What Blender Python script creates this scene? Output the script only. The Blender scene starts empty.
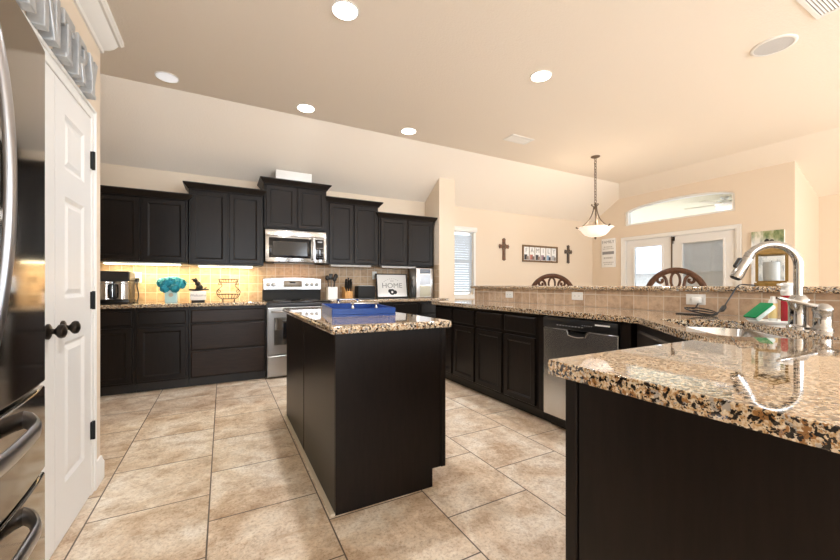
import bpy, bmesh, math, random
from math import sin, cos, pi, radians, sqrt, atan2
from mathutils import Vector, Matrix

random.seed(7)
S = bpy.context.scene
COL = S.collection

# ------------------------------------------------------------------ camera
cam_d = bpy.data.cameras.new('camera')
cam_d.sensor_width = 36.0
cam_d.lens = 366.0 / 840.0 * 36.0
cam_d.shift_y = 5.0 / 840.0
cam_d.clip_start = 0.02
cam = bpy.data.objects.new('camera', cam_d)
COL.objects.link(cam)
cam.location = (0, 0, 1.11)
cam.rotation_euler = (pi / 2, 0, -atan2(197, 366))
S.camera = cam

# ------------------------------------------------------------------ world, exposure
S.view_settings.view_transform = 'Standard'
S.view_settings.look = 'None'
S.view_settings.gamma = 1.0
S.view_settings.use_curve_mapping = False
S.view_settings.exposure = 0.47
S.cycles.use_denoising = True
S.cycles.max_bounces = 10
S.cycles.diffuse_bounces = 5
S.cycles.glossy_bounces = 5
S.cycles.transparent_max_bounces = 12
S.cycles.sample_clamp_indirect = 8.0
w = bpy.data.worlds.new('daylight')
S.world = w
w.use_nodes = True
bg = w.node_tree.nodes['Background']
bg.inputs['Color'].default_value = (0.86, 0.93, 1.0, 1)
bg.inputs['Strength'].default_value = 3.4


def area_light(name, loc, rot, sx, sy, power, color=(1, 1, 1), spread=pi):
    d = bpy.data.lights.new(name, 'AREA')
    d.shape = 'RECTANGLE'
    d.size, d.size_y = sx, sy
    d.energy = power
    d.color = color
    d.spread = spread
    o = bpy.data.objects.new(name, d)
    COL.objects.link(o)
    o.location = loc
    o.rotation_euler = rot
    return o


DAY = (0.72, 0.87, 1.0)
# added lamps for daylight from unseen windows, tilted up to brighten the ceiling: right (facing -X) and behind the camera (facing +Y)
area_light('daylight_fill', (7.99, -2.0, 1.5), (0, pi / 2 + 0.45, 0), 2.0, 2.2, 42, DAY)
area_light('daylight_fill', (7.99, -4.0, 1.5), (0, pi / 2 + 0.45, 0), 2.0, 1.6, 55, DAY)
area_light('daylight_fill', (0.4, -4.85, 1.55), (pi / 2 + 0.6, 0, 0), 1.7, 2.0, 105, (0.84, 0.92, 1.0))
area_light('daylight_fill', (3.6, -4.85, 1.55), (pi / 2 + 0.45, 0, 0), 1.7, 2.0, 105, (0.84, 0.92, 1.0))


# low sun added through the right-hand windows; bounce off the floor brightens the ceiling
sun_d = bpy.data.lights.new('bounce_sun', 'SUN')
sun_d.energy = 9.5
sun_d.angle = radians(1.0)
sun_d.color = (0.96, 0.97, 1.0)
bounce_sun = bpy.data.objects.new('bounce_sun', sun_d)
COL.objects.link(bounce_sun)
bounce_sun.rotation_euler = Vector((-3.04, 2.3, -1.75)).to_track_quat('-Z', 'Y').to_euler()


# ------------------------------------------------------------------ materials
def new_mat(name):
    m = bpy.data.materials.new(name)
    m.use_nodes = True
    n = m.node_tree.nodes
    return m, n, m.node_tree.links, n['Principled BSDF']


def mat(name, col, rough=0.5, metal=0.0, emit=None, estr=0.0, var=0.0, scale=20.0, bump=0.0, coat=0.0, spec=0.5, alpha=1.0):
    m, n, l, b = new_mat(name)
    b.inputs['Base Color'].default_value = (*col, 1)
    b.inputs['Roughness'].default_value = rough
    b.inputs['Metallic'].default_value = metal
    b.inputs['Specular IOR Level'].default_value = spec
    b.inputs['Coat Weight'].default_value = coat
    b.inputs['Coat Roughness'].default_value = 0.1
    if emit:
        b.inputs['Emission Color'].default_value = (*emit, 1)
        b.inputs['Emission Strength'].default_value = estr
    if var or bump:
        tc = n.new('ShaderNodeTexCoord')
        no = n.new('ShaderNodeTexNoise')
        no.inputs['Scale'].default_value = scale
        no.inputs['Detail'].default_value = 5
        l.new(tc.outputs['Object'], no.inputs['Vector'])
        if var:
            mx = n.new('ShaderNodeMix')
            mx.data_type = 'RGBA'
            mx.inputs['A'].default_value = (*[c * (1 - var) for c in col], 1)
            mx.inputs['B'].default_value = (*[min(1, c * (1 + var)) for c in col], 1)
            l.new(no.outputs['Fac'], mx.inputs['Factor'])
            l.new(mx.outputs['Result'], b.inputs['Base Color'])
        if bump:
            bp = n.new('ShaderNodeBump')
            bp.inputs['Strength'].default_value = bump
            bp.inputs['Distance'].default_value = 0.01
            l.new(no.outputs['Fac'], bp.inputs['Height'])
            l.new(bp.outputs['Normal'], b.inputs['Normal'])
    return m


def ramp(n, stops, interp='LINEAR'):
    r = n.new('ShaderNodeValToRGB')
    r.color_ramp.interpolation = interp
    e = r.color_ramp.elements
    while len(e) > len(stops):
        e.remove(e[-1])
    while len(e) < len(stops):
        e.new(0.5)
    for i, (p, c) in enumerate(stops):
        e[i].position = p
        e[i].color = (*c, 1)
    return r


def granite_mat(name):
    m, n, l, b = new_mat(name)
    tc = n.new('ShaderNodeTexCoord')
    def noise(sc, det, off):
        mp = n.new('ShaderNodeMapping'); mp.inputs['Location'].default_value = (off, off * 0.7, off * 1.3)
        l.new(tc.outputs['Object'], mp.inputs[0])
        q = n.new('ShaderNodeTexNoise'); q.inputs['Scale'].default_value = sc; q.inputs['Detail'].default_value = det; q.inputs['Roughness'].default_value = 0.6
        l.new(mp.outputs[0], q.inputs['Vector'])
        return q
    vo = noise(150, 2, 0.0)
    r = ramp(n, [(0.36, (0.40, 0.24, 0.11)), (0.46, (0.56, 0.41, 0.25)), (0.55, (0.66, 0.55, 0.41)), (0.66, (0.76, 0.69, 0.58))])
    l.new(vo.outputs['Fac'], r.inputs[0])
    cur = r.outputs[0]
    for sc, off, lo, hi, col in ((62, 3.1, 0.56, 0.585, (0.30, 0.15, 0.055)), (48, 9.7, 0.60, 0.62, (0.40, 0.37, 0.34)), (85, 5.3, 0.535, 0.555, (0.016, 0.012, 0.010)), (140, 7.9, 0.60, 0.62, (0.03, 0.02, 0.015))):
        q = noise(sc, 2.5, off)
        mr = n.new('ShaderNodeMapRange'); mr.inputs['From Min'].default_value = lo; mr.inputs['From Max'].default_value = hi
        l.new(q.outputs['Fac'], mr.inputs['Value'])
        mx = n.new('ShaderNodeMix'); mx.data_type = 'RGBA'
        l.new(mr.outputs[0], mx.inputs['Factor']); l.new(cur, mx.inputs['A']); mx.inputs['B'].default_value = (*col, 1)
        cur = mx.outputs['Result']
    l.new(cur, b.inputs['Base Color'])
    b.inputs['Roughness'].default_value = 0.035
    b.inputs['Specular IOR Level'].default_value = 0.9
    b.inputs['Coat Weight'].default_value = 0.5
    b.inputs['Coat Roughness'].default_value = 0.02
    b.inputs['Coat IOR'].default_value = 1.6
    return m


def floor_mat():
    m, n, l, b = new_mat('floor_tile')
    tc = n.new('ShaderNodeTexCoord')
    sp = n.new('ShaderNodeSeparateXYZ'); l.new(tc.outputs['Object'], sp.inputs[0])
    ax = n.new('ShaderNodeMath'); ax.operation = 'ADD'; ax.inputs[1].default_value = 0.503 * 20 + 0.0609; l.new(sp.outputs[0], ax.inputs[0])
    ay = n.new('ShaderNodeMath'); ay.operation = 'ADD'; ay.inputs[1].default_value = 0.508 * 20 - 0.204; l.new(sp.outputs[1], ay.inputs[0])
    cb = n.new('ShaderNodeCombineXYZ'); l.new(ay.outputs[0], cb.inputs[0]); l.new(ax.outputs[0], cb.inputs[1])
    br = n.new('ShaderNodeTexBrick')
    br.offset = 0.5; br.offset_frequency = 2
    br.inputs['Scale'].default_value = 1
    br.inputs['Brick Width'].default_value = 0.508
    br.inputs['Row Height'].default_value = 0.503
    br.inputs['Mortar Size'].default_value = 0.0036
    br.inputs['Mortar Smooth'].default_value = 0.1
    br.inputs['Color1'].default_value = (0, 0, 0, 1)
    br.inputs['Color2'].default_value = (1, 1, 1, 1)
    l.new(cb.outputs[0], br.inputs['Vector'])
    # each tile samples its own patch of stone
    off = n.new('ShaderNodeVectorMath'); off.operation = 'MULTIPLY_ADD'
    l.new(br.outputs['Color'], off.inputs[0]); off.inputs[1].default_value = (9, 7, 5); l.new(tc.outputs['Object'], off.inputs[2])
    n1 = n.new('ShaderNodeTexNoise'); n1.inputs['Scale'].default_value = 3.2; n1.inputs['Detail'].default_value = 8; n1.inputs['Roughness'].default_value = 0.68; n1.inputs['Distortion'].default_value = 0.6
    n2 = n.new('ShaderNodeTexNoise'); n2.inputs['Scale'].default_value = 17; n2.inputs['Detail'].default_value = 9; n2.inputs['Roughness'].default_value = 0.78; n2.inputs['Distortion'].default_value = 0.5
    n3 = n.new('ShaderNodeTexNoise'); n3.inputs['Scale'].default_value = 8.5; n3.inputs['Detail'].default_value = 7; n3.inputs['Roughness'].default_value = 0.7
    for q in (n1, n2, n3):
        l.new(off.outputs[0], q.inputs['Vector'])
    n4 = n.new('ShaderNodeTexNoise'); n4.inputs['Scale'].default_value = 75; n4.inputs['Detail'].default_value = 4; n4.inputs['Roughness'].default_value = 0.7
    l.new(off.outputs[0], n4.inputs['Vector'])
    r4 = ramp(n, [(0.36, (0.70, 0.63, 0.56)), (0.47, (1, 1, 1)), (0.64, (1.1, 1.1, 1.1))])
    l.new(n4.outputs['Fac'], r4.inputs[0])
    r1 = ramp(n, [(0.34, (0.49, 0.35, 0.23)), (0.46, (0.64, 0.51, 0.375)), (0.55, (0.72, 0.62, 0.495)), (0.68, (0.80, 0.735, 0.64))])
    l.new(n1.outputs['Fac'], r1.inputs[0])
    r3 = ramp(n, [(0.50, (1, 1, 1)), (0.62, (0.66, 0.57, 0.49))])
    l.new(n3.outputs['Fac'], r3.inputs[0])
    r2 = ramp(n, [(0.30, (0.62, 0.55, 0.48)), (0.50, (1, 1, 1)), (0.66, (1.12, 1.12, 1.12))])
    l.new(n2.outputs['Fac'], r2.inputs[0])
    m1 = n.new('ShaderNodeMix'); m1.data_type = 'RGBA'; m1.blend_type = 'MULTIPLY'; m1.inputs['Factor'].default_value = 0.8
    l.new(r1.outputs[0], m1.inputs['A']); l.new(r3.outputs[0], m1.inputs['B'])
    m2 = n.new('ShaderNodeMix'); m2.data_type = 'RGBA'; m2.blend_type = 'MULTIPLY'; m2.inputs['Factor'].default_value = 0.75
    l.new(m1.outputs['Result'], m2.inputs['A']); l.new(r2.outputs[0], m2.inputs['B'])
    m4 = n.new('ShaderNodeMix'); m4.data_type = 'RGBA'; m4.blend_type = 'MULTIPLY'; m4.inputs['Factor'].default_value = 0.8
    l.new(m2.outputs['Result'], m4.inputs['A']); l.new(r4.outputs[0], m4.inputs['B'])
    m3 = n.new('ShaderNodeMix'); m3.data_type = 'RGBA'
    l.new(br.outputs['Fac'], m3.inputs['Factor']); l.new(m4.outputs['Result'], m3.inputs['A']); m3.inputs['B'].default_value = (0.10, 0.07, 0.05, 1)
    l.new(m3.outputs['Result'], b.inputs['Base Color'])
    b.inputs['Roughness'].default_value = 0.38
    bp = n.new('ShaderNodeBump'); bp.inputs['Strength'].default_value = 0.25; bp.inputs['Distance'].default_value = 0.004
    sub = n.new('ShaderNodeMath'); sub.operation = 'SUBTRACT'
    l.new(n2.outputs['Fac'], sub.inputs[0]); l.new(br.outputs['Fac'], sub.inputs[1])
    l.new(sub.outputs[0], bp.inputs['Height']); l.new(bp.outputs['Normal'], b.inputs['Normal'])
    return m


def wall_tile_mat(name, axis, size, ox, oz, c1, c2, grout):
    """square tumbled tiles; axis = world axis that runs along the wall"""
    m, n, l, b = new_mat(name)
    tc = n.new('ShaderNodeTexCoord')
    sp = n.new('ShaderNodeSeparateXYZ'); l.new(tc.outputs['Object'], sp.inputs[0])
    ax = n.new('ShaderNodeMath'); ax.operation = 'ADD'; ax.inputs[1].default_value = size * 100 + ox; l.new(sp.outputs[axis], ax.inputs[0])
    az = n.new('ShaderNodeMath'); az.operation = 'ADD'; az.inputs[1].default_value = size * 20 + oz; l.new(sp.outputs[2], az.inputs[0])
    cb = n.new('ShaderNodeCombineXYZ'); l.new(ax.outputs[0], cb.inputs[0]); l.new(az.outputs[0], cb.inputs[1])
    br = n.new('ShaderNodeTexBrick')
    br.offset = 0.0
    br.inputs['Scale'].default_value = 1
    br.inputs['Brick Width'].default_value = size
    br.inputs['Row Height'].default_value = size
    br.inputs['Mortar Size'].default_value = 0.0035
    br.inputs['Mortar Smooth'].default_value = 0.3
    br.inputs['Color1'].default_value = (*c1, 1)
    br.inputs['Color2'].default_value = (*c2, 1)
    l.new(cb.outputs[0], br.inputs['Vector'])
    no = n.new('ShaderNodeTexNoise'); no.inputs['Scale'].default_value = 22; no.inputs['Detail'].default_value = 6; no.inputs['Roughness'].default_value = 0.65
    l.new(tc.outputs['Object'], no.inputs['Vector'])
    r = ramp(n, [(0.3, (0.68, 0.62, 0.56)), (0.5, (1, 1, 1)), (0.72, (1.25, 1.22, 1.18))])
    l.new(no.outputs['Fac'], r.inputs[0])
    mm = n.new('ShaderNodeMix'); mm.data_type = 'RGBA'; mm.blend_type = 'MULTIPLY'; mm.inputs['Factor'].default_value = 0.8
    l.new(br.outputs['Color'], mm.inputs['A']); l.new(r.outputs[0], mm.inputs['B'])
    m3 = n.new('ShaderNodeMix'); m3.data_type = 'RGBA'
    l.new(br.outputs['Fac'], m3.inputs['Factor']); l.new(mm.outputs['Result'], m3.inputs['A']); m3.inputs['B'].default_value = (*grout, 1)
    l.new(m3.outputs['Result'], b.inputs['Base Color'])
    b.inputs['Roughness'].default_value = 0.45
    bp = n.new('ShaderNodeBump'); bp.inputs['Strength'].default_value = 0.5; bp.inputs['Distance'].default_value = 0.004; bp.invert = True
    l.new(br.outputs['Fac'], bp.inputs['Height']); l.new(bp.outputs['Normal'], b.inputs['Normal'])
    return m


def wood_mat(name, c1, c2, rough=0.4, sc=(6, 6, 0.7), coat=0.0):
    m, n, l, b = new_mat(name)
    tc = n.new('ShaderNodeTexCoord')
    mp = n.new('ShaderNodeMapping'); mp.inputs['Scale'].default_value = sc
    l.new(tc.outputs['Object'], mp.inputs[0])
    no = n.new('ShaderNodeTexNoise'); no.inputs['Scale'].default_value = 9; no.inputs['Detail'].default_value = 7; no.inputs['Roughness'].default_value = 0.65
    l.new(mp.outputs[0], no.inputs['Vector'])
    r = ramp(n, [(0.35, c1), (0.65, c2)])
    l.new(no.outputs['Fac'], r.inputs[0]); l.new(r.outputs[0], b.inputs['Base Color'])
    b.inputs['Roughness'].default_value = rough
    b.inputs['Coat Weight'].default_value = coat
    b.inputs['Specular IOR Level'].default_value = 0.2
    b.inputs['Coat Roughness'].default_value = 0.25
    return m


def steel_mat(name, col=(0.64, 0.64, 0.64), rough=0.22, aniso=0.8, rot=0.25):
    """brushed metal: highlights stretch across the brushing direction"""
    m, n, l, b = new_mat(name)
    b.inputs['Base Color'].default_value = (*col, 1)
    b.inputs['Metallic'].default_value = 1
    b.inputs['Roughness'].default_value = rough
    if aniso:
        b.inputs['Anisotropic'].default_value = aniso
        b.inputs['Anisotropic Rotation'].default_value = rot
        t = n.new('ShaderNodeTangent'); t.direction_type = 'RADIAL'; t.axis = 'Z'
        l.new(t.outputs[0], b.inputs['Tangent'])
    return m


def glass_mat(name, tint=(0.97, 0.99, 1.0)):
    m, n, l, b = new_mat(name)
    n.remove(b)
    out = n['Material Output']
    tr = n.new('ShaderNodeBsdfTransparent'); tr.inputs[0].default_value = (*tint, 1)
    gl = n.new('ShaderNodeBsdfGlossy'); gl.inputs['Roughness'].default_value = 0.02
    fr = n.new('ShaderNodeFresnel'); fr.inputs[0].default_value = 1.45
    mx = n.new('ShaderNodeMixShader')
    l.new(fr.outputs[0], mx.inputs[0]); l.new(tr.outputs[0], mx.inputs[1]); l.new(gl.outputs[0], mx.inputs[2])
    l.new(mx.outputs[0], out.inputs[0])
    return m


M = dict(
    wall=mat('wall_paint', (0.77, 0.655, 0.525), 0.75, bump=0.05, scale=180),
    ceil=mat('ceiling_paint', (0.875, 0.80, 0.705), 0.85, bump=0.25, scale=70),
    white=mat('white_paint', (0.80, 0.79, 0.77), 0.38),
    trim=mat('white_trim', (0.84, 0.83, 0.80), 0.35),
    floor=floor_mat(),
    granite=granite_mat('granite'),
    cab=wood_mat('espresso_wood', (0.0075, 0.0055, 0.0045), (0.012, 0.0085, 0.007), 0.33),
    cabred=wood_mat('espresso_wood_brown', (0.015, 0.0088, 0.0062), (0.026, 0.0155, 0.011), 0.33, sc=(0.7, 6, 6)),
    toe=mat('toe_black', (0.012, 0.010, 0.009), 0.5),
    splash=wall_tile_mat('backsplash_tile', 0, 0.1085, 0.03, 0.914 * -1 + 0.0015, (0.40, 0.27, 0.155), (0.52, 0.37, 0.23), (0.62, 0.54, 0.42)),
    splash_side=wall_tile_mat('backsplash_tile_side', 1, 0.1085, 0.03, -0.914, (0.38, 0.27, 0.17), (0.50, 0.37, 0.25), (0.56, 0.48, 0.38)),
    bartile=wall_tile_mat('bar_tile', 1, 0.113, 0.04, -0.913, (0.42, 0.29, 0.19), (0.56, 0.42, 0.30), (0.62, 0.54, 0.44)),
    steel=steel_mat('brushed_steel'),
    steel_v=steel_mat('brushed_steel_vertical', rough=0.3, aniso=0.0),
    dsteel=steel_mat('black_stainless', (0.33, 0.30, 0.26), 0.10, aniso=0.0),
    dsteel_h=steel_mat('black_stainless_handle', (0.42, 0.42, 0.44), 0.3, aniso=0.0),
    chrome=mat('chrome', (0.46, 0.46, 0.46), 0.07, 1.0),
    satin=mat('satin_steel', (0.44, 0.43, 0.42), 0.3, 1.0),
    black=mat('black_plastic', (0.012, 0.012, 0.013), 0.3),
    blackm=mat('matte_black', (0.012, 0.012, 0.012), 0.5, spec=0.25),
    bglass=mat('black_glass', (0.008, 0.008, 0.009), 0.06),
    bronze=mat('dark_bronze', (0.035, 0.027, 0.022), 0.32, 0.8),
    bronze2=mat('brushed_bronze', (0.16, 0.12, 0.09), 0.4, 0.8),
    galv=mat('galvanised_metal', (0.48, 0.50, 0.52), 0.38, 0.5, var=0.35, scale=14),
    navy=mat('blue_lacquer', (0.010, 0.048, 0.23), 0.32, spec=0.2, var=0.15, scale=12),
    plate=mat('white_plastic', (0.82, 0.82, 0.80), 0.35),
    grey=mat('grey_print', (0.30, 0.30, 0.31), 0.7),
    ink=mat('black_ink', (0.02, 0.02, 0.02), 0.7),
    paper=mat('white_paper', (0.86, 0.86, 0.85), 0.7),
    glass=glass_mat('clear_glass'),
    walnut=wood_mat('chair_wood', (0.055, 0.024, 0.013), (0.105, 0.050, 0.028), 0.3),
    oak=wood_mat('knife_block_wood', (0.45, 0.22, 0.07), (0.60, 0.33, 0.12), 0.45),
    lant=wood_mat('lantern_wood', (0.20, 0.115, 0.03), (0.29, 0.175, 0.05), 0.5),
    wframe=wood_mat('rustic_wood', (0.16, 0.10, 0.055), (0.26, 0.17, 0.10), 0.7),
    crossred=mat('cross_brown', (0.20, 0.09, 0.05), 0.6, var=0.4, scale=40),
    crossdk=mat('cross_dark', (0.07, 0.055, 0.05), 0.5, var=0.4, scale=40),
    teal=mat('teal_petal', (0.015, 0.30, 0.40), 0.6, var=0.4, scale=60),
    paleblue=mat('pale_blue_ceramic', (0.50, 0.76, 0.80), 0.3),
    green=mat('green_scrub', (0.0, 0.22, 0.07), 0.9, bump=0.4, scale=200),
    spongew=mat('white_sponge', (0.62, 0.74, 0.74), 0.9, bump=0.3, scale=160),
    red=mat('red_soap', (0.42, 0.015, 0.03), 0.18),
    yellow=mat('yellow_label', (0.75, 0.58, 0.25), 0.4),
    cloud=mat('milky_plastic', (0.80, 0.80, 0.78), 0.25),
    slat=mat('blind_slat', (0.62, 0.66, 0.70), 0.5),
    slatg=mat('grey_blind_slat', (0.90, 0.91, 0.92), 0.5),
    fanblade=mat('fan_blade', (0.55, 0.48, 0.36), 0.5),
    brick=wall_tile_mat('pale_brick', 1, 0.2, 0, 0, (0.50, 0.47, 0.46), (0.60, 0.57, 0.55), (0.66, 0.64, 0.62)),
    patio=mat('patio_concrete', (0.55, 0.53, 0.50), 0.8, var=0.1, scale=6),
    pceil=mat('patio_ceiling_paint', (0.66, 0.60, 0.46), 0.8),
    shingle=mat('grey_shingle', (0.42, 0.43, 0.47), 0.9, var=0.25, scale=25),
    lamp=mat('lamp_lens', (0.9, 0.88, 0.85), 0.4, emit=(1.0, 0.95, 0.87), estr=14.0),
    lampdim=mat('dim_lens', (0.92, 0.93, 0.95), 0.5, emit=(0.9, 0.93, 1.0), estr=0.35),
    strip=mat('under_cabinet_lens', (0.9, 0.85, 0.7), 0.4, emit=(1.0, 0.85, 0.52), estr=9.0),
    stripoff=mat('unlit_strip_lens', (0.75, 0.73, 0.70), 0.4),
    alab=mat('alabaster_glass', (0.92, 0.86, 0.80), 0.3, emit=(1.0, 0.82, 0.70), estr=0.45, var=0.06, scale=7),
    disp=mat('clock_display', (0.25, 0.22, 0.17), 0.2),
    copper=mat('copper', (0.75, 0.35, 0.18), 0.25, 1.0),
)


# ------------------------------------------------------------------ mesh builder
class B:
    def __init__(s):
        s.bm = bmesh.new()

    def box(s, x0, y0, z0, x1, y1, z1, bevel=0.0, seg=2):
        r = bmesh.ops.create_cube(s.bm, size=1)
        for v in r['verts']:
            v.co = Vector(((x0 + x1) / 2 + v.co.x * (x1 - x0), (y0 + y1) / 2 + v.co.y * (y1 - y0), (z0 + z1) / 2 + v.co.z * (z1 - z0)))
        if bevel:
            es = {e for v in r['verts'] for e in v.link_edges}
            bmesh.ops.bevel(s.bm, geom=list(es), offset=bevel, segments=seg, affect='EDGES', profile=0.5)
        return s

    def ring(s, p0, pts2, u, v):
        return [s.bm.verts.new(Vector(p0) + u * a + v * b) for a, b in pts2]

    def bridge(s, r0, r1):
        k = len(r0)
        for i in range(k):
            try:
                s.bm.faces.new((r0[i], r0[(i + 1) % k], r1[(i + 1) % k], r1[i]))
            except ValueError:
                pass

    def cyl(s, p0, p1, r0, r1=None, seg=24, caps=True):
        r1 = r0 if r1 is None else r1
        p0, p1 = Vector(p0), Vector(p1)
        d = (p1 - p0).normalized()
        u = d.orthogonal().normalized(); v = d.cross(u)
        c = [(cos(2 * pi * i / seg), sin(2 * pi * i / seg)) for i in range(seg)]
        a = s.ring(p0, [(x * r0, y * r0) for x, y in c], u, v)
        b = s.ring(p1, [(x * r1, y * r1) for x, y in c], u, v)
        s.bridge(a, b)
        if caps:
            s.bm.faces.new(list(reversed(a))); s.bm.faces.new(b)
        return s

    def lathe(s, prof, c=(0, 0, 0), seg=32, axis=None, sx=1.0, sy=1.0):
        """prof: (r, z) list, turned round z (or round axis) at c"""
        c = Vector(c)
        w = Vector(axis).normalized() if axis else Vector((0, 0, 1))
        u = w.orthogonal().normalized() if axis else Vector((1, 0, 0))
        v = w.cross(u)
        prev = None
        for r, z in prof:
            ring = [s.bm.verts.new(c + w * z + u * (cos(2 * pi * i / seg) * max(r, 1e-4) * sx) + v * (sin(2 * pi * i / seg) * max(r, 1e-4) * sy)) for i in range(seg)]
            if prev:
                s.bridge(prev, ring)
            else:
                s.first = ring
            prev = ring
        s.bm.faces.new(list(reversed(s.first))); s.bm.faces.new(prev)
        return s

    def tube(s, pts, r, seg=10, closed=False, flat=None):
        """swept round bar; r a number or a list; flat=(a,b) makes an elliptical section"""
        P = [Vector(p) for p in pts]
        k = len(P)
        rs = r if isinstance(r, (list, tuple)) else [r] * k
        T = []
        for i in range(k):
            if closed:
                t = P[(i + 1) % k] - P[(i - 1) % k]
            else:
                t = P[min(i + 1, k - 1)] - P[max(i - 1, 0)]
            T.append(t.normalized())
        u = T[0].orthogonal().normalized()
        if flat:
            u = Vector(flat[2]); u = (u - T[0] * u.dot(T[0])).normalized()
        rings = []
        for i in range(k):
            u = (u - T[i] * u.dot(T[i]))
            u = u.normalized() if u.length > 1e-6 else T[i].orthogonal().normalized()
            v = T[i].cross(u)
            fa, fb = (flat[0], flat[1]) if flat else (1, 1)
            rings.append(s.ring(P[i], [(cos(2 * pi * j / seg) * rs[i] * fa, sin(2 * pi * j / seg) * rs[i] * fb) for j in range(seg)], u, v))
        for i in range(k - 1):
            s.bridge(rings[i], rings[i + 1])
        if closed:
            s.bridge(rings[-1], rings[0])
        else:
            s.bm.faces.new(list(reversed(rings[0]))); s.bm.faces.new(rings[-1])
        return s

    def prism(s, poly, z0, z1, f=lambda a, b, c: (a, b, c), holes=(), bevel=0.0):
        """extrude a 2D outline (with holes) from z0 to z1; f maps (a, b, h) to space"""
        tmp = bmesh.new()
        loops = [poly] + list(holes)
        es = []
        lv = []
        for lp in loops:
            vs = [tmp.verts.new((a, b, 0)) for a, b in lp]
            lv.append(vs)
            for i in range(len(vs)):
                es.append(tmp.edges.new((vs[i], vs[(i + 1) % len(vs)])))
        if holes:
            bmesh.ops.triangle_fill(tmp, use_beauty=True, use_dissolve=False, edges=es)
        else:
            tmp.faces.new(lv[0])
        tmp.verts.index_update()
        lo = {}; hi = {}
        for v in tmp.verts:
            lo[v.index] = s.bm.verts.new(f(v.co.x, v.co.y, z0))
            hi[v.index] = s.bm.verts.new(f(v.co.x, v.co.y, z1))
        for fc in tmp.faces:
            ix = [v.index for v in fc.verts]
            s.bm.faces.new([hi[i] for i in ix]); s.bm.faces.new([lo[i] for i in reversed(ix)])
        for vs in lv:
            ix = [v.index for v in vs]
            for i in range(len(ix)):
                a, b = ix[i], ix[(i + 1) % len(ix)]
                s.bm.faces.new((lo[a], lo[b], hi[b], hi[a]))
        tmp.free()
        return s

    def slab_with_hole(s, outer, hole, z0, z1, cut1, cut2):
        """flat slab, outer counter-clockwise and hole clockwise, the faces parted along two cuts (outer index, hole index)"""
        def ring(p, z):
            return [s.bm.verts.new((a, b, z)) for a, b in p]
        oh, ol, hh, hl = ring(outer, z1), ring(outer, z0), ring(hole, z1), ring(hole, z0)
        def walk(a, b, n):
            out = [a]
            while a != b:
                a = (a + 1) % n
                out.append(a)
            return out
        for (oa, ha), (ob, hb) in ((cut1, cut2), (cut2, cut1)):
            io, ih = walk(oa, ob, len(outer)), walk(hb, ha, len(hole))
            s.bm.faces.new([oh[i] for i in io] + [hh[i] for i in ih])
            s.bm.faces.new(list(reversed([ol[i] for i in io] + [hl[i] for i in ih])))
        s.bridge(ol, oh)
        s.bridge(hl, hh)
        return s

    def loops(s, rows, closed=False):
        """skin a list of equally long vertex rows"""
        R = [[s.bm.verts.new(p) for p in row] for row in rows]
        for a, b in zip(R, R[1:]):
            for i in range(len(a) - 1 + (1 if closed else 0)):
                j = (i + 1) % len(a)
                s.bm.faces.new((a[i], a[j], b[j], b[i]))
        return R

    def panel(s, x0, z0, x1, z1, y, steps):
        """front with a stepped profile: steps = (inset, height out towards -y); starts at the back edge"""
        prev = None
        for ins, h in steps:
            ring = [s.bm.verts.new(p) for p in ((x0 + ins, y - h, z0 + ins), (x1 - ins, y - h, z0 + ins), (x1 - ins, y - h, z1 - ins), (x0 + ins, y - h, z1 - ins))]
            if prev:
                s.bridge(prev, ring)
            else:
                s.bm.faces.new(list(reversed(ring)))
            prev = ring
        s.bm.faces.new(prev)
        return s

    def ball(s, c, r, sub=2, sc=(1, 1, 1)):
        q = bmesh.ops.create_icosphere(s.bm, subdivisions=sub, radius=r)
        for v in q['verts']:
            v.co = Vector(c) + Vector((v.co.x * sc[0], v.co.y * sc[1], v.co.z * sc[2]))
        return s

    def xf(s, mtx):
        s.bm.transform(mtx)
        return s

    def obj(s, name, m, parent=None, at=None, smooth=40, bevel=0.0, world=False):
        bmesh.ops.recalc_face_normals(s.bm, faces=s.bm.faces)
        if parent is not None and world:
            at = parent.location
        if at is not None:
            bmesh.ops.translate(s.bm, verts=s.bm.verts, vec=-Vector(at))
        me = bpy.data.meshes.new(name)
        s.bm.to_mesh(me); s.bm.free()
        me.materials.append(M[m] if isinstance(m, str) else m)
        if smooth:
            me.polygons.foreach_set('use_smooth', [True] * len(me.polygons))
            me.set_sharp_from_angle(angle=radians(smooth))
        o = bpy.data.objects.new(name, me)
        COL.objects.link(o)
        if parent is not None:
            o.parent = parent
        elif at is not None:
            o.location = at
        if bevel:
            b = o.modifiers.new('edge', 'BEVEL')
            b.width = bevel; b.segments = 2; b.limit_method = 'ANGLE'; b.angle_limit = radians(50)
        return o


def thing(name, label, cat, loc=(0, 0, 0), rotz=0.0, group=None):
    o = bpy.data.objects.new(name, None)
    COL.objects.link(o)
    o.location = loc
    o.rotation_euler = (0, 0, rotz)
    o.empty_display_size = 0.05
    return tag(o, label, cat, group)


def tag(o, label, cat, group=None):
    o['label'] = label; o['category'] = cat
    if group:
        o['group'] = group
    return o


def struct(o, label=None):
    o['kind'] = 'structure'
    if label:
        o['label'] = label
    return o


def text(name, s, size, loc, rot, m, parent, extrude=0.001, align='CENTER', width=None):
    cu = bpy.data.curves.new(name, 'FONT')
    cu.body = s; cu.size = size; cu.extrude = extrude
    cu.align_x = align; cu.align_y = 'CENTER'
    tmp = bpy.data.objects.new(name, cu)
    COL.objects.link(tmp)
    me = bpy.data.meshes.new_from_object(tmp.evaluated_get(bpy.context.evaluated_depsgraph_get()))
    bpy.data.objects.remove(tmp)
    bpy.data.curves.remove(cu)
    me.materials.clear()
    me.materials.append(M[m])
    o = bpy.data.objects.new(name, me)
    COL.objects.link(o)
    o.parent = parent
    o.location = loc; o.rotation_euler = rot
    if width:
        o.scale.x = width
    return o


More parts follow.
